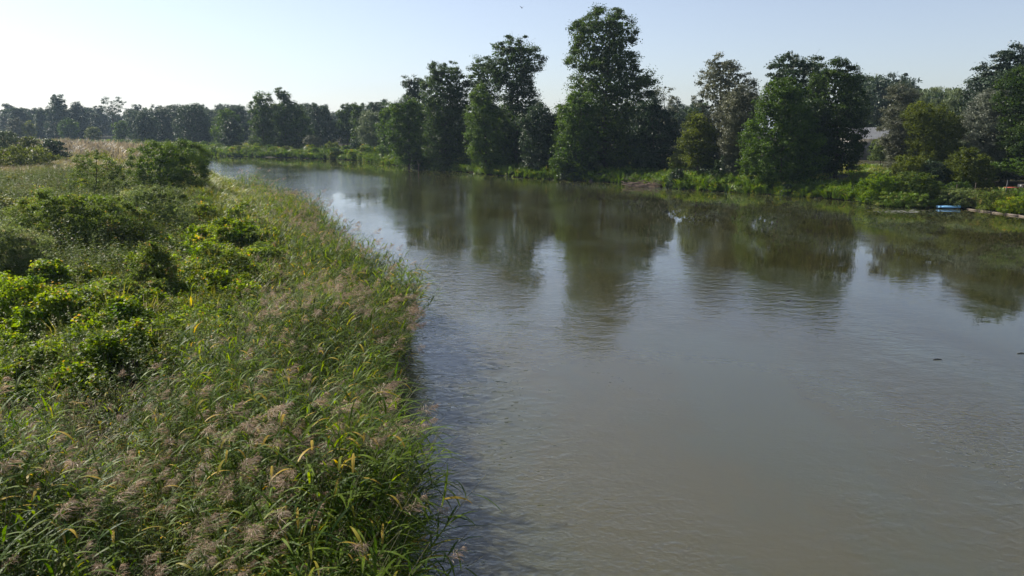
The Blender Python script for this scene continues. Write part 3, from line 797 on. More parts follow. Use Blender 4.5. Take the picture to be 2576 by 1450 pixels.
n = 15000
x, y = sample_poly(zv, n); z = land(x, y) + rng.uniform(-.05, .35, n)
s = rng.uniform(.7, 1.25, n) * (np.maximum(y, 14) / 20) ** .45
scatter('vine_carpet', np.stack([x, y, z], 1), randrot(n, .3), uni(s), [sprig('vine_sprig_%s' % c, 'vine', 44, .34, lf, .30) for c, lf in zip('abcd', (.06, .07, .085, .095))],
        'carpet of light green creeping vines over hummocks on the left bank', 'vines')
n = 8000
x, y = sample_poly(zt, n); z = land(x, y) - .05
s = rng.uniform(.7, 1.3, n) * (np.maximum(y, 14) / 34) ** .35
scatter('weed_thicket', np.stack([x, y, z], 1), randrot(n, .12), uni(s), [herb('nettle_a', 'herb', 1.3, 4), herb('nettle_b', 'herb', 1.6, 3, .13), herb('mugwort_a', 'greyherb', 1.5, 3, .10, nl=22), herb('mugwort_b', 'olive', 1.2, 4, .12)],
        'thicket of tall nettles and grey-green weeds in the middle of the left bank', 'weeds')
n = 12000
x, y = sample_poly(zt, n); z = land(x, y) + rng.uniform(-.05, .6, n)
s = rng.uniform(.8, 1.4, n) * (np.maximum(y, 14) / 24) ** .5
scatter('thicket_undergrowth', np.stack([x, y, z], 1), randrot(n, .3), uni(s), [sprig('undergrowth_a', 'herb', 28, .38, .11, .35, .5), sprig('undergrowth_b', 'vine', 28, .38, .10, .35), sprig('undergrowth_c', 'greyherb', 28, .38, .10, .35, .4)],
        'mixed leafy undergrowth between the tall weeds of the left bank', 'undergrowth')
n = 7000
x, y = sample_poly(zm, n); z = land(x, y)
s = rng.uniform(.8, 1.4, n) * (np.maximum(y, 14) / 45) ** .3
scatter('meadow_grass', np.stack([x, y, z], 1), randrot(n, .1), uni(s), [tuft('meadow_tuft_a', 'meadow', 30, .95, .5, .016), tuft('meadow_tuft_b', 'bankgrass', 30, .85, .5, .018), sprig('meadow_weed', 'vine', 26, .4, .12, .6)],
        'yellow-green meadow grass behind the reeds at the river bend', 'grass')
n = 7500
x, y = sample_poly(zg, n); z = land(x, y)
s = rng.uniform(.8, 1.5, n) * (np.maximum(y, 14) / 60) ** .35
scatter('golden_grass', np.stack([x, y, z], 1), randrot(n, .1), uni(s), [tuft('golden_tuft_a', 'drygrass', 30, 1.1, .6, .018), tuft('golden_tuft_b', 'meadow', 30, 1.0, .6, .018)],
        'golden brown tall grass at the left edge of the picture', 'grass')
# the far flood plain: rough grass, pinkish reed field, green bank
Z_FAR = np.array([(-420, 70), (-30, 70), (-45, 125), (-70, 172), (-130, 250), (-420, 330)], float)
n = 16000
x, y = sample_poly(Z_FAR, n, pw=1.0)
k = seg_dist(x, y, LB) > .3; x, y = x[k], y[k]; n = len(x)
s = rng.uniform(.8, 1.4, n) * (y / 75) ** .75
z = land(x, y)
pink = (wob(x, y, 60, 4.1) + rng.normal(0, .25, n) + np.clip((y - 150) / 60, -1, 1.0)) > .95
for sel, nm, lab, pr in ((~pink, 'rough_pasture', 'rough olive pasture on the far part of the left bank', [tuft('rough_a', 'meadow', 26, 1.0, .9, .03), sprig('rough_b', 'meadow', 30, .6, .2, .8), tuft('rough_c', 'bankgrass', 26, .9, .9, .03)]),
                         (pink, 'pink_reed_field', 'pinkish brown reed field beyond the shrubs at far left', [tuft('pinkreed_a', 'drygrass', 28, 1.3, .9, .035), tuft('pinkreed_b', 'drygrass', 28, 1.3, .9, .035)])):
    m = int(sel.sum())
    scatter(nm, np.stack([x[sel], y[sel], z[sel]], 1), randrot(m, .08), uni(s[sel]), pr, lab, 'grass')
# right and far bank grass
def bank_pts(n, w0, w1, side, lo=0, hi=1e9, ylo=40):
    xs, ys = [], []
    seg = side[:-1], side[1:]
    ln = np.hypot(*(seg[1] - seg[0]).T); mid = (seg[0] + seg[1]) / 2
    dist = np.hypot(mid[:, 0], mid[:, 1]); pr = ln / dist ** .7
    pr[(mid[:, 1] < ylo)] = 0; pr /= pr.sum()
    i = rng.choice(len(ln), n, p=pr); t = rng.random(n)
    a = seg[0][i]; b = seg[1][i]; d = unit(b - a); nrm = np.stack([d[:, 1], -d[:, 0]], 1)
    w = w0 + (w1 - w0) * rng.random(n) ** 1.3
    p = a + (b - a) * t[:, None] + nrm * w[:, None]
    return p[:, 0], p[:, 1]
n = 9000
x, y = bank_pts(n, .0, 6.0, RB)
k = ~inside(x, y, POLY); x, y = x[k], y[k]; n = len(x)
s = rng.uniform(.6, 1.35, n) * (np.hypot(x, y) / 100) ** .5
scatter('bank_greenery', np.stack([x, y, land(x, y) - .03], 1), randrot(n, .2), uni(s), [tuft('bank_tuft_a', 'bankgrass', 32, .85, .7, .035, .8), sprig('bank_weed_a', 'vine', 30, .5, .17, .5), tuft('bank_tuft_b', 'mid', 30, .9, .7, .035, .8), herb('bank_weed_b', 'bankgrass', 1.0, 4, .2)],
        'bright green bank weeds and grass along the far waterline', 'grass')
n = 14000
x, y = bank_pts(n, 4.0, 45.0, RB)
k = ~inside(x, y, POLY); x, y = x[k], y[k]; n = len(x)
s = rng.uniform(.6, 1.2, n) * (np.hypot(x, y) / 100) ** .5
scatter('far_bank_grass', np.stack([x, y, land(x, y) - .03], 1), randrot(n, .1), uni(s), [tuft('turf_a', 'bankgrass', 34, .4, 1.1, .035, .9), tuft('turf_b', 'bankgrass', 34, .5, 1.1, .03, .9), tuft('turf_c', 'meadow', 30, .5, 1.0, .03)],
        'short shaded grass under the trees of the far bank', 'grass')

def bush_proto(nm, mat, leaf=.075, w=.5, dens=1.0):
    g = Geo(); zs = np.linspace(.02, 1, 10); rr = w * np.sqrt(np.clip(1 - (zs * 1.02 - .15) ** 2, .02, 1)) * rng.uniform(.75, 1.15, 10)
    crown_from_sil(g, zs, -rr, rr * rng.uniform(.8, 1.2, 10), w, .16, leaf, dens, .8)
    return proto(nm, g.mesh(nm, M[mat]))
# scrub closing the foot of the riverside wood
n = 330
x, y = bank_pts(n, 1.0, 20.0, RB, ylo=62)
u = 512 + x / np.maximum(1, y) * FPX * .99
k = ~inside(x, y, POLY) & ((u < 600) | ((u > 690) & (u < 850) & (seg_dist(x, y, RB) > 9)) | ((u > 600) & (u < 690) & (seg_dist(x, y, RB) > 5)))& (y < 165) & ~((u > 862) & (u < 888)); x, y = x[k], y[k]; n = len(x)
s = rng.uniform(1.3, 4.2, n)
scatter('shade_scrub', np.stack([x, y, land(x, y) - .2], 1), randrot(n, .08), np.stack([s * 1.2, s * 1.2, s], 1), [bush_proto('scrub_a', 'dark'), bush_proto('scrub_b', 'alder'), bush_proto('scrub_c', 'dark'), bush_proto('scrub_d', 'mid')],
        'dark scrub in the shade at the foot of the riverside wood', 'scrub')
n = 420
x, y = bank_pts(n, .2, 14.0, RB, ylo=150)
k = ~inside(x, y, POLY); x, y = x[k], y[k]; n = len(x)
s = rng.uniform(.9, 2.6, n)
scatter('riverside_scrub', np.stack([x, y, land(x, y) - .15], 1), randrot(n, .08), np.stack([s * 1.5, s * 1.5, s], 1), [bush_proto('lowscrub_a', 'vine', .1), bush_proto('lowscrub_b', 'bankgrass', .1), bush_proto('lowscrub_c', 'olive', .1), bush_proto('lowscrub_d', 'mid', .1)],
        'lumpy yellow-green scrub along the distant bank of the bend', 'scrub')
n = 130
x, y = bank_pts(n, .0, 1.6, RB, ylo=62)
k = ~inside(x, y, POLY) & (y < 150); x, y = x[k], y[k]; n = len(x)
s = rng.uniform(.6, 1.3, n)
scatter('bank_clumps', np.stack([x, y, land(x, y) - .15], 1), randrot(n, .08), np.stack([s * 1.6, s * 1.3, s], 1), [bush_proto('clump_a', 'bankgrass', .13), bush_proto('clump_b', 'vine', .13), bush_proto('clump_c', 'dark', .13)],
        'clumps of weeds hanging over the edge of the far bank', 'weeds')
for zz, n, sm, nm, lab in ((zt, 130, (.6, 1.5), 'thicket_bushes', 'small leafy bushes knotted into the left thicket'), (zv, 250, (.5, 1.35), 'vine_hummocks', 'hummocks of vines swelling out of the green carpet')):
    x, y = sample_poly(zz, n); s = rng.uniform(*sm, n) * (y / 28) ** .4
    mats = ('herb', 'olive', 'vine', 'meadow') if zz is zt else ('vine', 'vine', 'herb', 'vine')
    scatter(nm, np.stack([x, y, land(x, y) - .1], 1), randrot(n, .1), np.stack([s * 1.25, s * 1.25, s], 1), [bush_proto(nm + '_' + c, mt, .06 if zz is zt else .085, .5, 1.1) for c, mt in zip('abcd', mats)], lab, 'bushes')

# ------------------------------------------------------------------ distant woods (read as one mass)
def far_tree(nm, kind, mat):
    g = Geo(); r = rng
    tab = {'oval': ([0.12, .3, .6, .85, 1.], [.12, .2, .21, .13, .03]), 'round': ([.1, .3, .6, .85, 1.], [.2, .32, .34, .24, .06]), 'pine': ([.35, .5, .75, .9, 1.], [.08, .2, .2, .12, .02]), 'cone': ([.1, .3, .6, .85, 1.], [.22, .24, .16, .08, .01])}[kind]
    zs = np.linspace(tab[0][0], 1, 14); rr = np.interp(zs, *tab)
    C, cr = crown_from_sil(g, zs, -rr * r.uniform(.8, 1.2, 14), rr * r.uniform(.8, 1.2, 14), .22, .085, .026, 1.0, .6, r=r)
    g.tube([(0, 0, -.03), (0, 0, .5), (0, 0, .9)], [.014, .009, .003], 5, .2)
    for k in range(10):
        c = C[r.integers(len(C))]; g.tube([(0, 0, max(.1, c[2] - .15)), c], [.006, .002], 4, .2)
    me = g.mesh(nm, M[mat]); return proto(nm, me)
FT = [far_tree('distant_oval_a', 'oval', 'fardark'), far_tree('distant_oval_b', 'oval', 'alder'), far_tree('distant_round_a', 'round', 'fardark'), far_tree('distant_round_b', 'round', 'dark'), far_tree('distant_pine_a', 'pine', 'conifer'), far_tree('distant_pine_b', 'pine', 'dark')]
P = []; S = []
def wood(n, u0, u1, y0, y1, h0, h1_, zadd=0.):
    for i in range(n):
        Y = rng.uniform(y0, y1); u = rng.uniform(u0, u1)
        X = at_y(u, 330, Y)[0]
        if inside(np.array([X]), np.array([Y]), POLY)[0]: continue
        h = h0 + (h1_ - h0) * (.5 + .5 * math.sin(X * .05 + 3 * math.sin(Y * .02))) * rng.uniform(.45, 1.4) - rng.uniform(0, 2.5); P.append((X, Y, h1(X, Y) - .3 + zadd)); S.append((h * rng.uniform(.8, 1.3), h * rng.uniform(.8, 1.3), h))
wood(260, -250, 980, 415, 560, 14, 19)
wood(24, 50, 150, 415, 480, 13, 17)
wood(60, 560, 960, 285, 400, 12, 16.5)
wood(70, 330, 560, 345, 410, 13, 17)
wood(100, 900, 1800, 225, 330, 11, 16)
wood(60, 1600, 1780, 190, 260, 9.5, 13)
wood(150, 2130, 2800, 165, 260, 13, 20)
wood(60, 1150, 1420, 175, 215, 8, 11)
wood(40, 2450, 2900, 125, 165, 16, 21)
P = np.array(P); S = np.array(S)
wd = scatter('distant_woods', P, np.stack([np.zeros(len(P)), np.zeros(len(P)), rng.uniform(0, 6.28, len(P))], 1), S, FT, 'dark distant woods closing the horizon behind the river trees', 'woods')

# ------------------------------------------------------------------ reeds
def reed_parts(seed, h=2.9):
    r = np.random.default_rng(seed)
    lean = r.uniform(.18, .5); wy = r.normal(0, .14)
    t = np.linspace(0, 1, 7)
    pts = np.stack([lean * t ** 2.2, wy * t ** 1.5, h * t * (1 - .03 * t)], 1)
    sg = Geo(); sg.tube(pts, .0065 - .004 * t, 4, .5, cap=False)
    leaves = []
    nl = r.integers(11, 14)
    for i in range(nl):
        tt = .30 + .62 * i / nl + r.uniform(-.02, .02)
        b = np.array([np.interp(tt, t, pts[:, 0]), np.interp(tt, t, pts[:, 1]), np.interp(tt, t, pts[:, 2])])
        a = r.normal(.1, 1.0) if r.random() < .55 else r.uniform(-3.1, 3.1)
        Ln = r.uniform(.45, .72) * (1.05 - .35 * abs(tt - .6)); W = r.uniform(.014, .022)
        el = r.uniform(.35, .95); cur = r.uniform(.6, 1.7)
        g = Geo(); vv = []; p = b.copy(); ns = 6
        side = np.array([-math.sin(a), math.cos(a), 0])
        for k in range(ns + 1):
            f = k / ns; e = el - cur * f
            w = W * (.55 + 1.3 * f) if f < .3 else W * 1.0 * (1 - ((f - .3) / .7) ** 1.6)
            up = np.array([0, 0, .25 * w])
            vv += [p - side * w + up, p + side * w + up]
            p = p + np.array([math.cos(a) * math.cos(e), math.sin(a) * math.cos(e), math.sin(e)]) * Ln / ns
        qd = [(2 * k, 2 * k + 1, 2 * k + 3, 2 * k + 2) for k in range(ns)]
        ti = float(np.clip(r.normal(.48, .2), 0, 1)); 
        if r.random() < .04: ti = r.uniform(.86, 1.0)
        if i < 3 and r.random() < .35: ti = .88
        g.add(vv, qd, None, ti); leaves.append(g)
    pg = Geo(); top = pts[-1]; L = r.uniform(.26, .36); az = r.normal(.2, .5)
    ax = unit(np.array([math.cos(az) * .55, math.sin(az) * .55, 1.0]))
    npl = 74
    for k in range(npl):
        f = r.random() ** .8; o = top + ax * L * f + np.array([.12, .02, 0]) * f * f
        a = r.uniform(-3.14, 3.14) ; sp = .115 * (1 - f) ** .7 + .02
        d = np.array([math.cos(a) * sp + .05, math.sin(a) * sp, r.uniform(.0, .09) - .03])
        m = o + d; e = m + d * .5 + np.array([0.01, 0, -.035])
        s2 = unit(np.cross(d, r.normal(size=3))) * r.uniform(.0025, .005)
        pg.add([o, m + s2, m - s2, e], None, [(0, 1, 2), (2, 1, 3)], float(np.clip(r.normal(.5, .25), 0, 1)))
    return sg, leaves, pg

def merge(gs, name, mats):
    vs, qs, ts, tq, tt, mq, mt = [], [], [], [], [], [], []; off = 0
    for mi, g in gs:
        for v in g.v: vs.append(v)
        for a, b in zip(g.q, g.tq): qs.append(a + off); tq.append(b); mq.append(np.full(len(a), mi))
        for a, b in zip(g.t, g.tt): ts.append(a + off); tt.append(b); mt.append(np.full(len(a), mi))
        off += g.n
    me = make_mesh(name, np.concatenate(vs), [np.concatenate(a) for a in (qs, ts) if a], None, np.concatenate(tq + tt))
    for m in mats: me.materials.append(m)
    me.polygons.foreach_set('material_index', np.concatenate(mq + mt).astype(np.int32))
    return me

RP = [reed_parts(100 + i, rng.uniform(2.5, 3.05)) for i in range(8)]
reed_protos = []
for i, (sg, lv, pg) in enumerate(RP):
    gs = [(1, sg)] + [(0, l) for l in lv] + ([(2, pg)] if i < 4 else [])
    reed_protos.append(proto('reed_source_%s' % 'abcdefgh'[i], merge(gs, 'reed_source', [M['reed'], M['stem'], M['plume']])))

NR = 6000
x, y = sample_poly(zr, NR, blur=.03)
# edge strip so that the stand reaches the waterline and leans over it
ex, ey = [], []
for i in range(4200):
    j = rng.choice(np.arange(3, 16), p=(lambda a: a / a.sum())(1.0 / np.hypot(*((LB[3:16] + LB[4:17]) / 2).T) ** .6 * np.hypot(*(LB[4:17] - LB[3:16]).T) ** .8))
    a, b = LB[j], LB[j + 1]; t = rng.random(); d = unit(b - a); p = a + (b - a) * t + np.array([-d[1], d[0]]) * (rng.random() ** 1.3 * 3.2 - .35)
    ex.append(p[0]); ey.append(p[1])
x = np.concatenate([x, ex]); y = np.concatenate([y, ey])
de = seg_dist(x, y, LB); ins = inside(x, y, POLY)
z = np.where(ins, -.15, land(x, y) - .1)
k = (~ins | (de < .45 + .35 * wob(x, y, 1.6, .7))) & (y > 4.2) & ((wob(x, y, 1.15, 4.4) > -.34) | (rng.random(len(x)) < .15) | (y > 40)); x, y, z, de = x[k], y[k], z[k], de[k]
n = len(x)
edge = np.clip(1 - de / 1.4, 0, 1)
sc = rng.uniform(.72, 1.08, n) * (.86 + .24 * wob(x, y, 2.3, 2.9)) 
sc *= 1 + edge * .16
rot = np.stack([rng.normal(0, .15, n) + .12 * wob(x, y, 1.4, 3.3), rng.normal(0.03, .15, n) + .16 * wob(x, y, 1.7, 5.1) + edge * rng.uniform(0, .30, n) ** 1.0, rng.normal(0, .9, n)], 1)
# the individually built ones: those that show largest
d3 = np.hypot(x, y)
vis = np.abs(x / np.maximum(y, .1)) < .74
vis &= (d3 > 6.2)
order = np.argsort(np.where(vis, d3, 1e9))
first = order[:290]
plumy = np.clip(.14 + .45 * wob(x, y, 2.1, 1.7), .03, .75) * np.where(de < .8, .5, 1.0)
pick = np.where(rng.random(n) < plumy, rng.integers(0, 4, n), rng.integers(4, 8, n))
mask = np.ones(n, bool); mask[first] = False
m_ = 1000
hx, hy = sample_poly(zv, m_); hs_ = rng.uniform(.5, .95, m_)
scatter('weeds_in_vines', np.stack([hx, hy, land(hx, hy)], 1), randrot(m_, .2), uni(hs_), [herb('vine_herb_a', 'herb', 1.3, 4, .09), herb('vine_herb_b', 'meadow', 1.4, 3, .07), tuft('vine_grass', 'meadow', 26, 1.2, .5, .012)], 'nettles and dry grass poking out of the vine carpet', 'weeds')
m_ = 4200
hx, hy = sample_poly(zone([(-900, 1500), (-200, 940), (330, 860), (560, 770), (700, 640), (720, 440), (760, 448), (960, 660), (1010, 900), (1110, 1250), (1110, 2200), (-1500, 2600)], 1.6), m_)
hs_ = rng.uniform(.6, 1.25, m_) * (np.maximum(hy, 10) / 18) ** .3
scatter('reed_undergrowth', np.stack([hx, hy, land(hx, hy) - .05], 1), randrot(m_, .2), uni(hs_), [tuft('litter_grass', 'drygrass', 30, .75, .7, .009, .9), sprig('litter_weed', 'vine', 40, .4, .085, .5), sprig('litter_green', 'herb', 40, .45, .09, .6), herb('litter_nettle', 'herb', 1.3, 4, .1)], 'tangle of grass, dead straw and weeds beneath the reeds', 'undergrowth')
scatter('reed_bed', np.stack([x, y, z], 1)[mask], rot[mask], uni(sc[mask]), reed_protos, 'dense bed of common reeds with brown plumes along the left waterline', 'reeds', pick[mask])

def build_reed(i):
    sg, lv, pg = RP[i]
    root = empty('reed')
    mesh_obj('stem', sg.mesh('stem', M['stem']), root)
    for g in lv: mesh_obj('leaf', g.mesh('leaf', M['reed']), root)
    if i < 4: mesh_obj('plume', pg.mesh('plume', M['plume']), root)
    return root
def copy_tree(o, parent=None):
    c = o.copy(); COL.objects.link(c)
    if parent is not None: c.parent = parent
    for ch in o.children: copy_tree(ch, c)
    return c
sources = {}
KIDS = {}
def place_reed(i, loc, rt, s, label, group='reed stalks in the foreground of the reed bed'):
    if i not in sources:
        o = build_reed(i); sources[i] = o; KIDS[i] = [c for c in COL.objects if c.parent == o]
    else:
        o = sources[i].copy(); COL.objects.link(o)
        for ch in KIDS[i]:
            c = ch.copy(); COL.objects.link(c); c.parent = o
    o.location = loc; o.rotation_euler = rt; o.scale = (s, s, s)
    tag(o, label, 'reed', group)
    return o
for k in first:
    i = int(pick[k])
    lab = 'green reed stalk with a brown feathery plume in the near reed bed' if i < 4 else 'green leafy reed stalk without a plume in the near reed bed'
    place_reed(i, (x[k], y[k], z[k]), rot[k], float(sc[k]), lab)
# the stalks that stand out alone against the water
def special(u, v, label, az=0.0, tilt=.75, s=1.0, i=0, back=2.0):
    L = 2.9 * s; tip = at_z(u, v, .1 + math.cos(tilt) * L)
    dx = math.sin(tilt) * L + .35
    bx, by = tip[0] - dx * math.cos(az), tip[1] - dx * math.sin(az)
    zz = tip[2] - math.cos(tilt) * L
    e = (Matrix.Rotation(az, 3, 'Z') @ Matrix.Rotation(tilt, 3, 'Y') @ Matrix.Rotation(rng.uniform(-.3, .3), 3, 'Z')).to_euler()
    o = place_reed(i, (bx, by, .1), e, s, label); del o['group']; return o
special(1150, 1370, 'lone reed stalk leaning out over the water at the bottom edge', .2, .35, .8, 0)
special(1092, 1070, 'single reed bent low over the water with three hanging leaves', .25, 1.15, .8, 1)
special(1075, 860, 'lower of the drooping reed tips below the jutting reed cluster', .1, 1.35, .85, 2)
special(1078, 985, 'reed fallen flat onto the water below the drooping tips', -.05, 1.42, .8, 3)
for j in range(60):
    special(1056 - abs(rng.normal(0, 34)), 688 + rng.uniform(0, 125), 'dark reed stalk of the cluster jutting out over the water', rng.normal(.1, .3), rng.uniform(.3, .75), rng.uniform(.85, 1.0), (j * 3) % 8)['group'] = 'reeds of the jutting cluster'

# ------------------------------------------------------------------ small things
M['blue'] = solid('blue_vinyl', (.28, .62, .95), (.36, .70, .97), 2, .35, .05, .01, .5)
M['wood'] = solid('weathered_plank', (.08, .066, .05), (.17, .14, .11), 6, .85, .4, .01, stretch=(1, 8, 8))
M['redpaint'] = solid('red_paint', (.30, .06, .035), (.42, .10, .06), 8, .55, .1)
M['blackmetal'] = solid('dark_metal', (.015, .016, .018), (.035, .036, .04), 9, .5, .1)
M['roof'] = solid('corrugated_sheet', (.30, .30, .29), (.42, .42, .41), 1.2, .55, .1, .01)
M['wallgrey'] = solid('plaster', (.22, .21, .18), (.33, .31, .27), 1.0, .85, .1)
M['glass'] = solid('window_glass', (.02, .025, .03), (.03, .035, .04), 2, .08, .0, .01, .8)
M['stone'] = solid('wet_dark_wood', (.012, .012, .014), (.035, .033, .035), 3, .45, .4, .03, .4)
M['brush'] = solid('brushwood', (.09, .065, .05), (.20, .15, .115), 5, .9, .3)
M['earth'] = solid('bare_earth', (.09, .065, .045), (.20, .15, .11), 2.2, .95, .6, .05, .1)

def pill(g, c, lx, ly, lz, n=14, tint=.5):
    """rounded flat bar"""
    xs = np.linspace(-1, 1, 11); rows = []
    for a in xs:
        k = (1 - abs(a) ** 6) ** .5 if abs(a) < 1 else 0.02
        th = np.linspace(0, 2 * math.pi, n, endpoint=False)
        yy = np.sign(np.cos(th)) * np.abs(np.cos(th)) ** .6 * ly / 2 * max(k, .05); zz = np.sin(th) * lz / 2 * max(k, .05)
        rows.append(np.stack([np.full(n, a * lx / 2), yy, zz], 1))
    v = np.concatenate(rows) + np.array(c); qd = []
    for i in range(10):
        for j in range(n):
            k = (j + 1) % n; qd.append((i * n + j, i * n + k, (i + 1) * n + k, (i + 1) * n + j))
    g.add(v, qd, [(0, k + 1, k) for k in range(1, n - 1)] + [(10 * n, 10 * n + k, 10 * n + k + 1) for k in range(1, n - 1)], tint)

bp = at_z(2385, 524.5, 0)
mat_o = empty('air_mattress', (bp[0], bp[1], .02), -.12)
tag(mat_o, 'bright blue inflatable air mattress floating by the right bank', 'air mattress')
for k in range(5):
    g = Geo(); pill(g, (0, (k - 2) * .17, .15), 1.7, .19, .22); mesh_obj('air_chamber', g.mesh('air_chamber', M['blue'], True), mat_o)
g = Geo(); pill(g, (.93, 0, .19), .3, .86, .34); mesh_obj('headrest', g.mesh('headrest', M['blue'], True), mat_o)
g = Geo(); pill(g, (-.95, 0, .15), .2, .84, .26); mesh_obj('foot_end', g.mesh('foot_end', M['blue'], True), mat_o)

# edging planks and pegs at the right waterline
pe = empty('plank_edging', (0, 0, 0))
a, b = at_z(2432, 527, 0), at_z(2600, 549, 0)
pe.location = (a[0], a[1], 0)
tag(pe, 'weathered plank edging along the waterline right of the air mattress', 'edging')
for k in range(5):
    p0 = (a + (b - a) * k / 5) - a; p1 = (a + (b - a) * (k + .96) / 5) - a
    ang = math.atan2(p1[1] - p0[1], p1[0] - p0[0]); c = (p0 + p1) / 2
    g = Geo(); g.box((c[0], c[1], .02 + .02 * (k % 2)), (np.linalg.norm(p1 - p0), .05, .2), Matrix.Rotation(ang, 3, 'Z')); mesh_obj('plank', g.mesh('plank', M['wood']), pe)
    g = Geo(); g.tube([(p1[0], p1[1] - .06, -.4), (p1[0], p1[1] - .06, .2)], .035, 7); mesh_obj('peg', g.mesh('peg', M['wood']), pe)

# post, table and bench by the lawn
pp = at_y(2530, 489, 76); zp = h1(pp[0], 76)
g = Geo(); g.tube([(0, 0, -.3), (0, 0, 1.0), (0.02, 0, 2.1)], .045, 8); g.tube([(0.02, 0, 2.1), (.02, 0, 2.13)], .055, 8)
po = mesh_obj('post', g.mesh('post', M['blackmetal'], True)); po.location = (pp[0], 76, zp); tag(po, 'thin black post standing at the edge of the lawn, right', 'post')
tp = at_y(2546, 470, 79)
tb = empty('garden_table', (tp[0], 79, h1(tp[0], 79)), .2); tag(tb, 'small garden table with a faded red top on the lawn', 'table')
g = Geo(); g.box((0, 0, .78), (1.25, .7, .05)); mesh_obj('table_top', g.mesh('table_top', M['redpaint']), tb)
for sx in (-.5, .5):
    for sy in (-.27, .27):
        g = Geo(); g.tube([(sx, sy, 0), (sx * .95, sy * .95, .76)], .03, 6); mesh_obj('leg', g.mesh('leg', M['wood']), tb)
bo = at_y(2580, 470, 84)
cr_ = empty('storage_crate', (bo[0], 84, h1(bo[0], 84)), .1); tag(cr_, 'dark wooden crate in the shade at the right edge behind the table', 'crate')
for k in range(3):
    g = Geo(); g.box((0, -.4, .14 + k * .22), (1.4, .04, .2)); mesh_obj('board', g.mesh('board', M['wood']), cr_)
g = Geo(); g.box((0, 0, .34), (1.36, .75, .66)); mesh_obj('body', g.mesh('body', M['stone']), cr_)
for u_, lab in ((2405, 'thin grey stake left of the small dark-green lawn bush'), (2452, 'thin grey stake right of the small dark-green lawn bush')):
    q_ = at_y(u_, 480, 79); g = Geo(); g.tube([(0, 0, -.2), (.03, 0, 1.6)], .022, 6)
    so = mesh_obj('stake', g.mesh('stake', M['wood'])); so.location = (q_[0], 79, h1(q_[0], 79)); tag(so, lab, 'stake')

# bare reddish earth with dry branches near the lawn
def heap(name, label, cat, u, v, Y, w, h, n, mat, seed, d=1.5):
    r = np.random.default_rng(seed); p = at_y(u, v, Y); z0 = h1(p[0], Y)
    root = empty(name, (p[0], Y, z0)); tag(root, label, cat)
    g = Geo(); nn = 13
    th = np.linspace(0, 2 * math.pi, nn, endpoint=False); vv = [(0, 0, h * .8)]
    for k, rr in enumerate((.35, .7, 1.0)):
        for a in th: vv.append((math.cos(a) * w / 2 * rr * r.uniform(.85, 1.1), math.sin(a) * d / 2 * rr, h * (.65, .3, -.3)[k] * r.uniform(.8, 1.2)))
    t = [(0, 1 + k, 1 + (k + 1) % nn) for k in range(nn)]; qd = [(1 + m * nn + k, 1 + (m + 1) * nn + k, 1 + (m + 1) * nn + (k + 1) % nn, 1 + m * nn + (k + 1) % nn) for m in range(2) for k in range(nn)]
    g.add(vv, qd, t); mesh_obj('mound', g.mesh('mound', M['earth'], True), root)
    for k in range(n):
        g = Geo(); a = r.normal(.3, .5) + (math.pi if r.random() < .4 else 0); L = r.uniform(.5, 1.0) * w * .55
        c = np.array([r.uniform(-.35, .35) * w, r.uniform(-.4, .4) * d, h * r.uniform(.3, .9)])
        e = np.array([math.cos(a), math.sin(a) * .4, r.uniform(-.5, .35)]) * L / 2
        g.tube([c - e, c + r.normal(0, .05, 3), c + e * .6, c + e + r.normal(0, .08, 3)], [.05, .04, .03, .012], 5)
        o = mesh_obj('branch', g.mesh('branch', M[mat]), root)
    return root
heap('brushwood_heap', 'grey-brown heap of dry branches on the waterline below the tallest trees', 'brush heap', 1640, 458, 105.5, 8.5, 1.1, 70, 'brush', 5, 3)
heap('brushwood_heap', 'low reddish brush and soil heap at the lawn edge near the black post', 'brush heap', 2480, 488, 77, 5, .55, 26, 'deadwood', 8)

# dark driftwood at the waterline
dp = at_z(1500, 456, 0); dr_ = empty('driftwood_log', (dp[0], dp[1], 0), .3); tag(dr_, 'dark wet log with a pale broken end rising out of the water', 'log')
g = Geo(); g.tube([(-.9, 0, -.05), (-.3, 0, .35), (.4, .1, .75), (1.3, .3, .9), (2.0, .5, .6)], [.22, .42, .52, .45, .2], 10); mesh_obj('log', g.mesh('log', M['stone'], True), dr_)
g = Geo(); g.tube([(-1.2, -.05, -.12), (-.85, 0, .05)], [.12, .25], 9); mesh_obj('broken_end', g.mesh('broken_end', M['deadwood'], True), dr_)
for (u, v, L, lab) in ((1052, 424, 1.7, 'slim pale dead stick standing in the water beside the reedy point'), (1790, 415, 1.6, 'pale leaning dead branch in shaded grass under the olive bush')):
    p = at_y(u, v, 104 if u > 1500 else 147); g = Geo(); g.tube([(0, 0, -.3), (.1, 0, L * .5), (-.15, .1, L)], [.06, .045, .015], 5); g.tube([(.08, 0, L * .45), (.4, 0, L * .8)], [.03, .01], 4)
    o = mesh_obj('dead_branch', g.mesh('dead_branch', M['deadwood'])); o.location = (p[0], p[1], max(0, h1(p[0], p[1]))); tag(o, lab, 'branch')

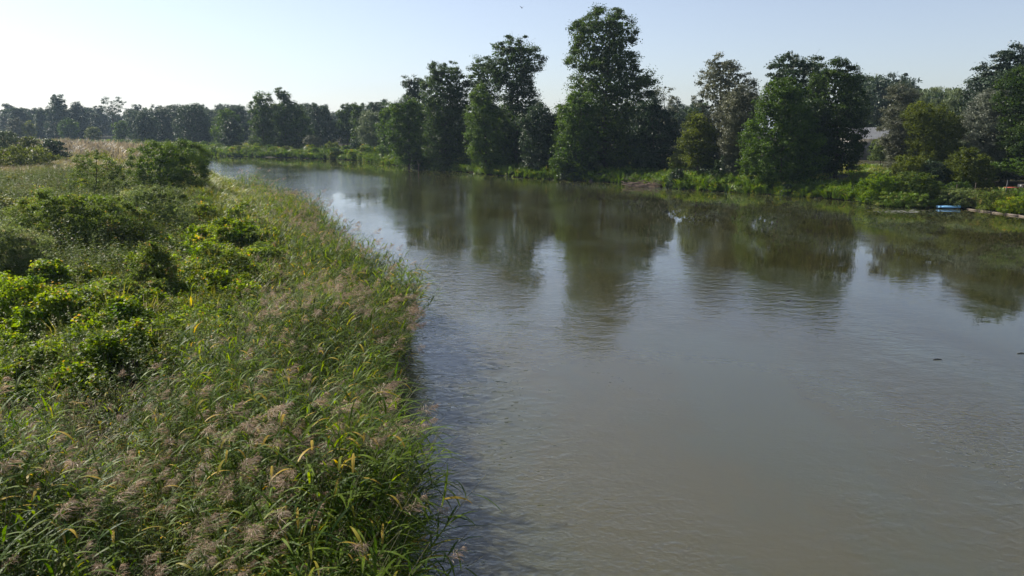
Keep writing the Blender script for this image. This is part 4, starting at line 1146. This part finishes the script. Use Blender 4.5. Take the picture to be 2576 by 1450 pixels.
# building with a pale corrugated roof glimpsed between the trees
bl = at_y(2205, 345, 150)
zb = h1(bl[0], 150)
hs = empty('barn', (bl[0], 150, zb), .15); tag(hs, 'low barn with a pale corrugated roof glimpsed between the trees', 'barn')
rid = at_y(2205, 321, 150)[2] - zb; eav = at_y(2205, 349, 150)[2] - zb
g = Geo(); g.box((0, 2.4, eav / 2), (9.6, 4.6, eav)); mesh_obj('wall', g.mesh('wall', M['wallgrey']), hs)
for k in range(20):
    g = Geo(); x0 = -5 + k * .5
    g.add([(x0, -.3, eav - .05), (x0 + .25, -.3, eav + .02), (x0 + .5, -.3, eav - .05), (x0, 2.4, rid), (x0 + .25, 2.4, rid + .07), (x0 + .5, 2.4, rid)], [(0, 1, 4, 3), (1, 2, 5, 4)])
    g.add([(x0, 5.1, eav - .05), (x0 + .25, 5.1, eav + .02), (x0 + .5, 5.1, eav - .05), (x0, 2.4, rid), (x0 + .25, 2.4, rid + .07), (x0 + .5, 2.4, rid)], [(3, 4, 1, 0), (4, 5, 2, 1)])
    mesh_obj('roof_sheet', g.mesh('roof_sheet', M['roof']), hs)
for wxx in (-3, -.5, 2.2):
    g = Geo(); zc = eav * .55
    for (dx, dz, w, h) in ((0, .55, 1.5, .1), (0, -.55, 1.5, .1), (-.7, 0, .1, 1.0), (.7, 0, .1, 1.0), (0, 0, .06, 1.0)): g.box((wxx + dx, .07, zc + dz), (w, .08, h))
    fo = mesh_obj('window', g.mesh('window', M['wood']), hs)
    g = Geo(); g.box((wxx, .085, zc), (1.3, .03, 1.0)); mesh_obj('pane', g.mesh('pane', M['glass']), fo)

# a bird high in the sky
bd = at_y(1313, 20, 90)
br = empty('bird', tuple(bd), .6); tag(br, 'tiny dark bird high in the open sky left of the tallest tree', 'bird')
g = Geo(); g.tube([(0, -.16, 0), (0, -.05, .0), (0, .08, .0), (0, .2, .01)], [.012, .04, .035, .008], 7); mesh_obj('body', g.mesh('body', M['blackmetal'], True), br)
for s_ in (-1, 1):
    g = Geo(); g.add([(0, .06, .01), (0, -.05, .01), (s_ * .16, -.03, .13), (s_ * .16, .07, .13), (s_ * .3, -.02, .22)], [(0, 1, 2, 3)], [(3, 2, 4)]); mesh_obj('wing', g.mesh('wing', M['blackmetal']), br)

# floating scum by the headland and odd leaves on the current
M['scum'] = solid('floating_scum', (.14, .15, .12), (.24, .25, .21), 3, .7, .1)
r = np.random.default_rng(12); g = Geo()
for k in range(120):
    c = at_z(2230 + r.normal(40, 32), 532 + r.normal(0, 2.2), .006); s_ = r.uniform(.02, .10); a = r.uniform(0, 6.28) + np.arange(5) * 1.2566
    g.add(np.stack([c[0] + np.cos(a) * s_ * 2.4, c[1] + np.sin(a) * s_, np.full(5, .006 + k * 2e-5)], 1), None, [(0, 1, 2), (0, 2, 3), (0, 3, 4)])
tag(mesh_obj('floating_foam', g.mesh('floating_foam', M['scum'])), 'pale foam flecks drifting on the water left of the air mattress', 'foam', kind='stuff')
for (u, v, L_) in ((3515 / 1.4907, 1348 / 1.4907, .32), (3830 / 1.4907, 1325 / 1.4907, .34), (1985, 757, .3)):
    p = at_z(u, v, .01); g = Geo(); g.tube([(-L_ / 2, 0, 0), (0, .03, .012), (L_ / 2, -.02, 0)], [.012, .02, .01], 5)
    o = mesh_obj('floating_stick', g.mesh('floating_stick', M['stone'])); o.location = tuple(p); o.rotation_euler = (0, 0, .15)
    tag(o, {2357: 'short dark stick afloat on the open water at right', 2569: 'dark stick afloat at the right picture edge'}.get(int(u), 'small twig afloat below the tree reflections'), 'stick')

# ------------------------------------------------------------------ air
if HAZE > 0:
    m, nt, out = new_mat('haze_air')
    pv = nt.nodes.new('ShaderNodeVolumePrincipled'); pv.inputs['Color'].default_value = (.58, .78, 1.0, 1); pv.inputs['Density'].default_value = HAZE; pv.inputs['Anisotropy'].default_value = .2
    nt.links.new(pv.outputs[0], out.inputs['Volume'])
    g = Geo(); g.box((0, 1000, 21), (7400, 5400, 48))
    hz = mesh_obj('haze', g.mesh('haze', m)); tag(hz, kind='stuff')
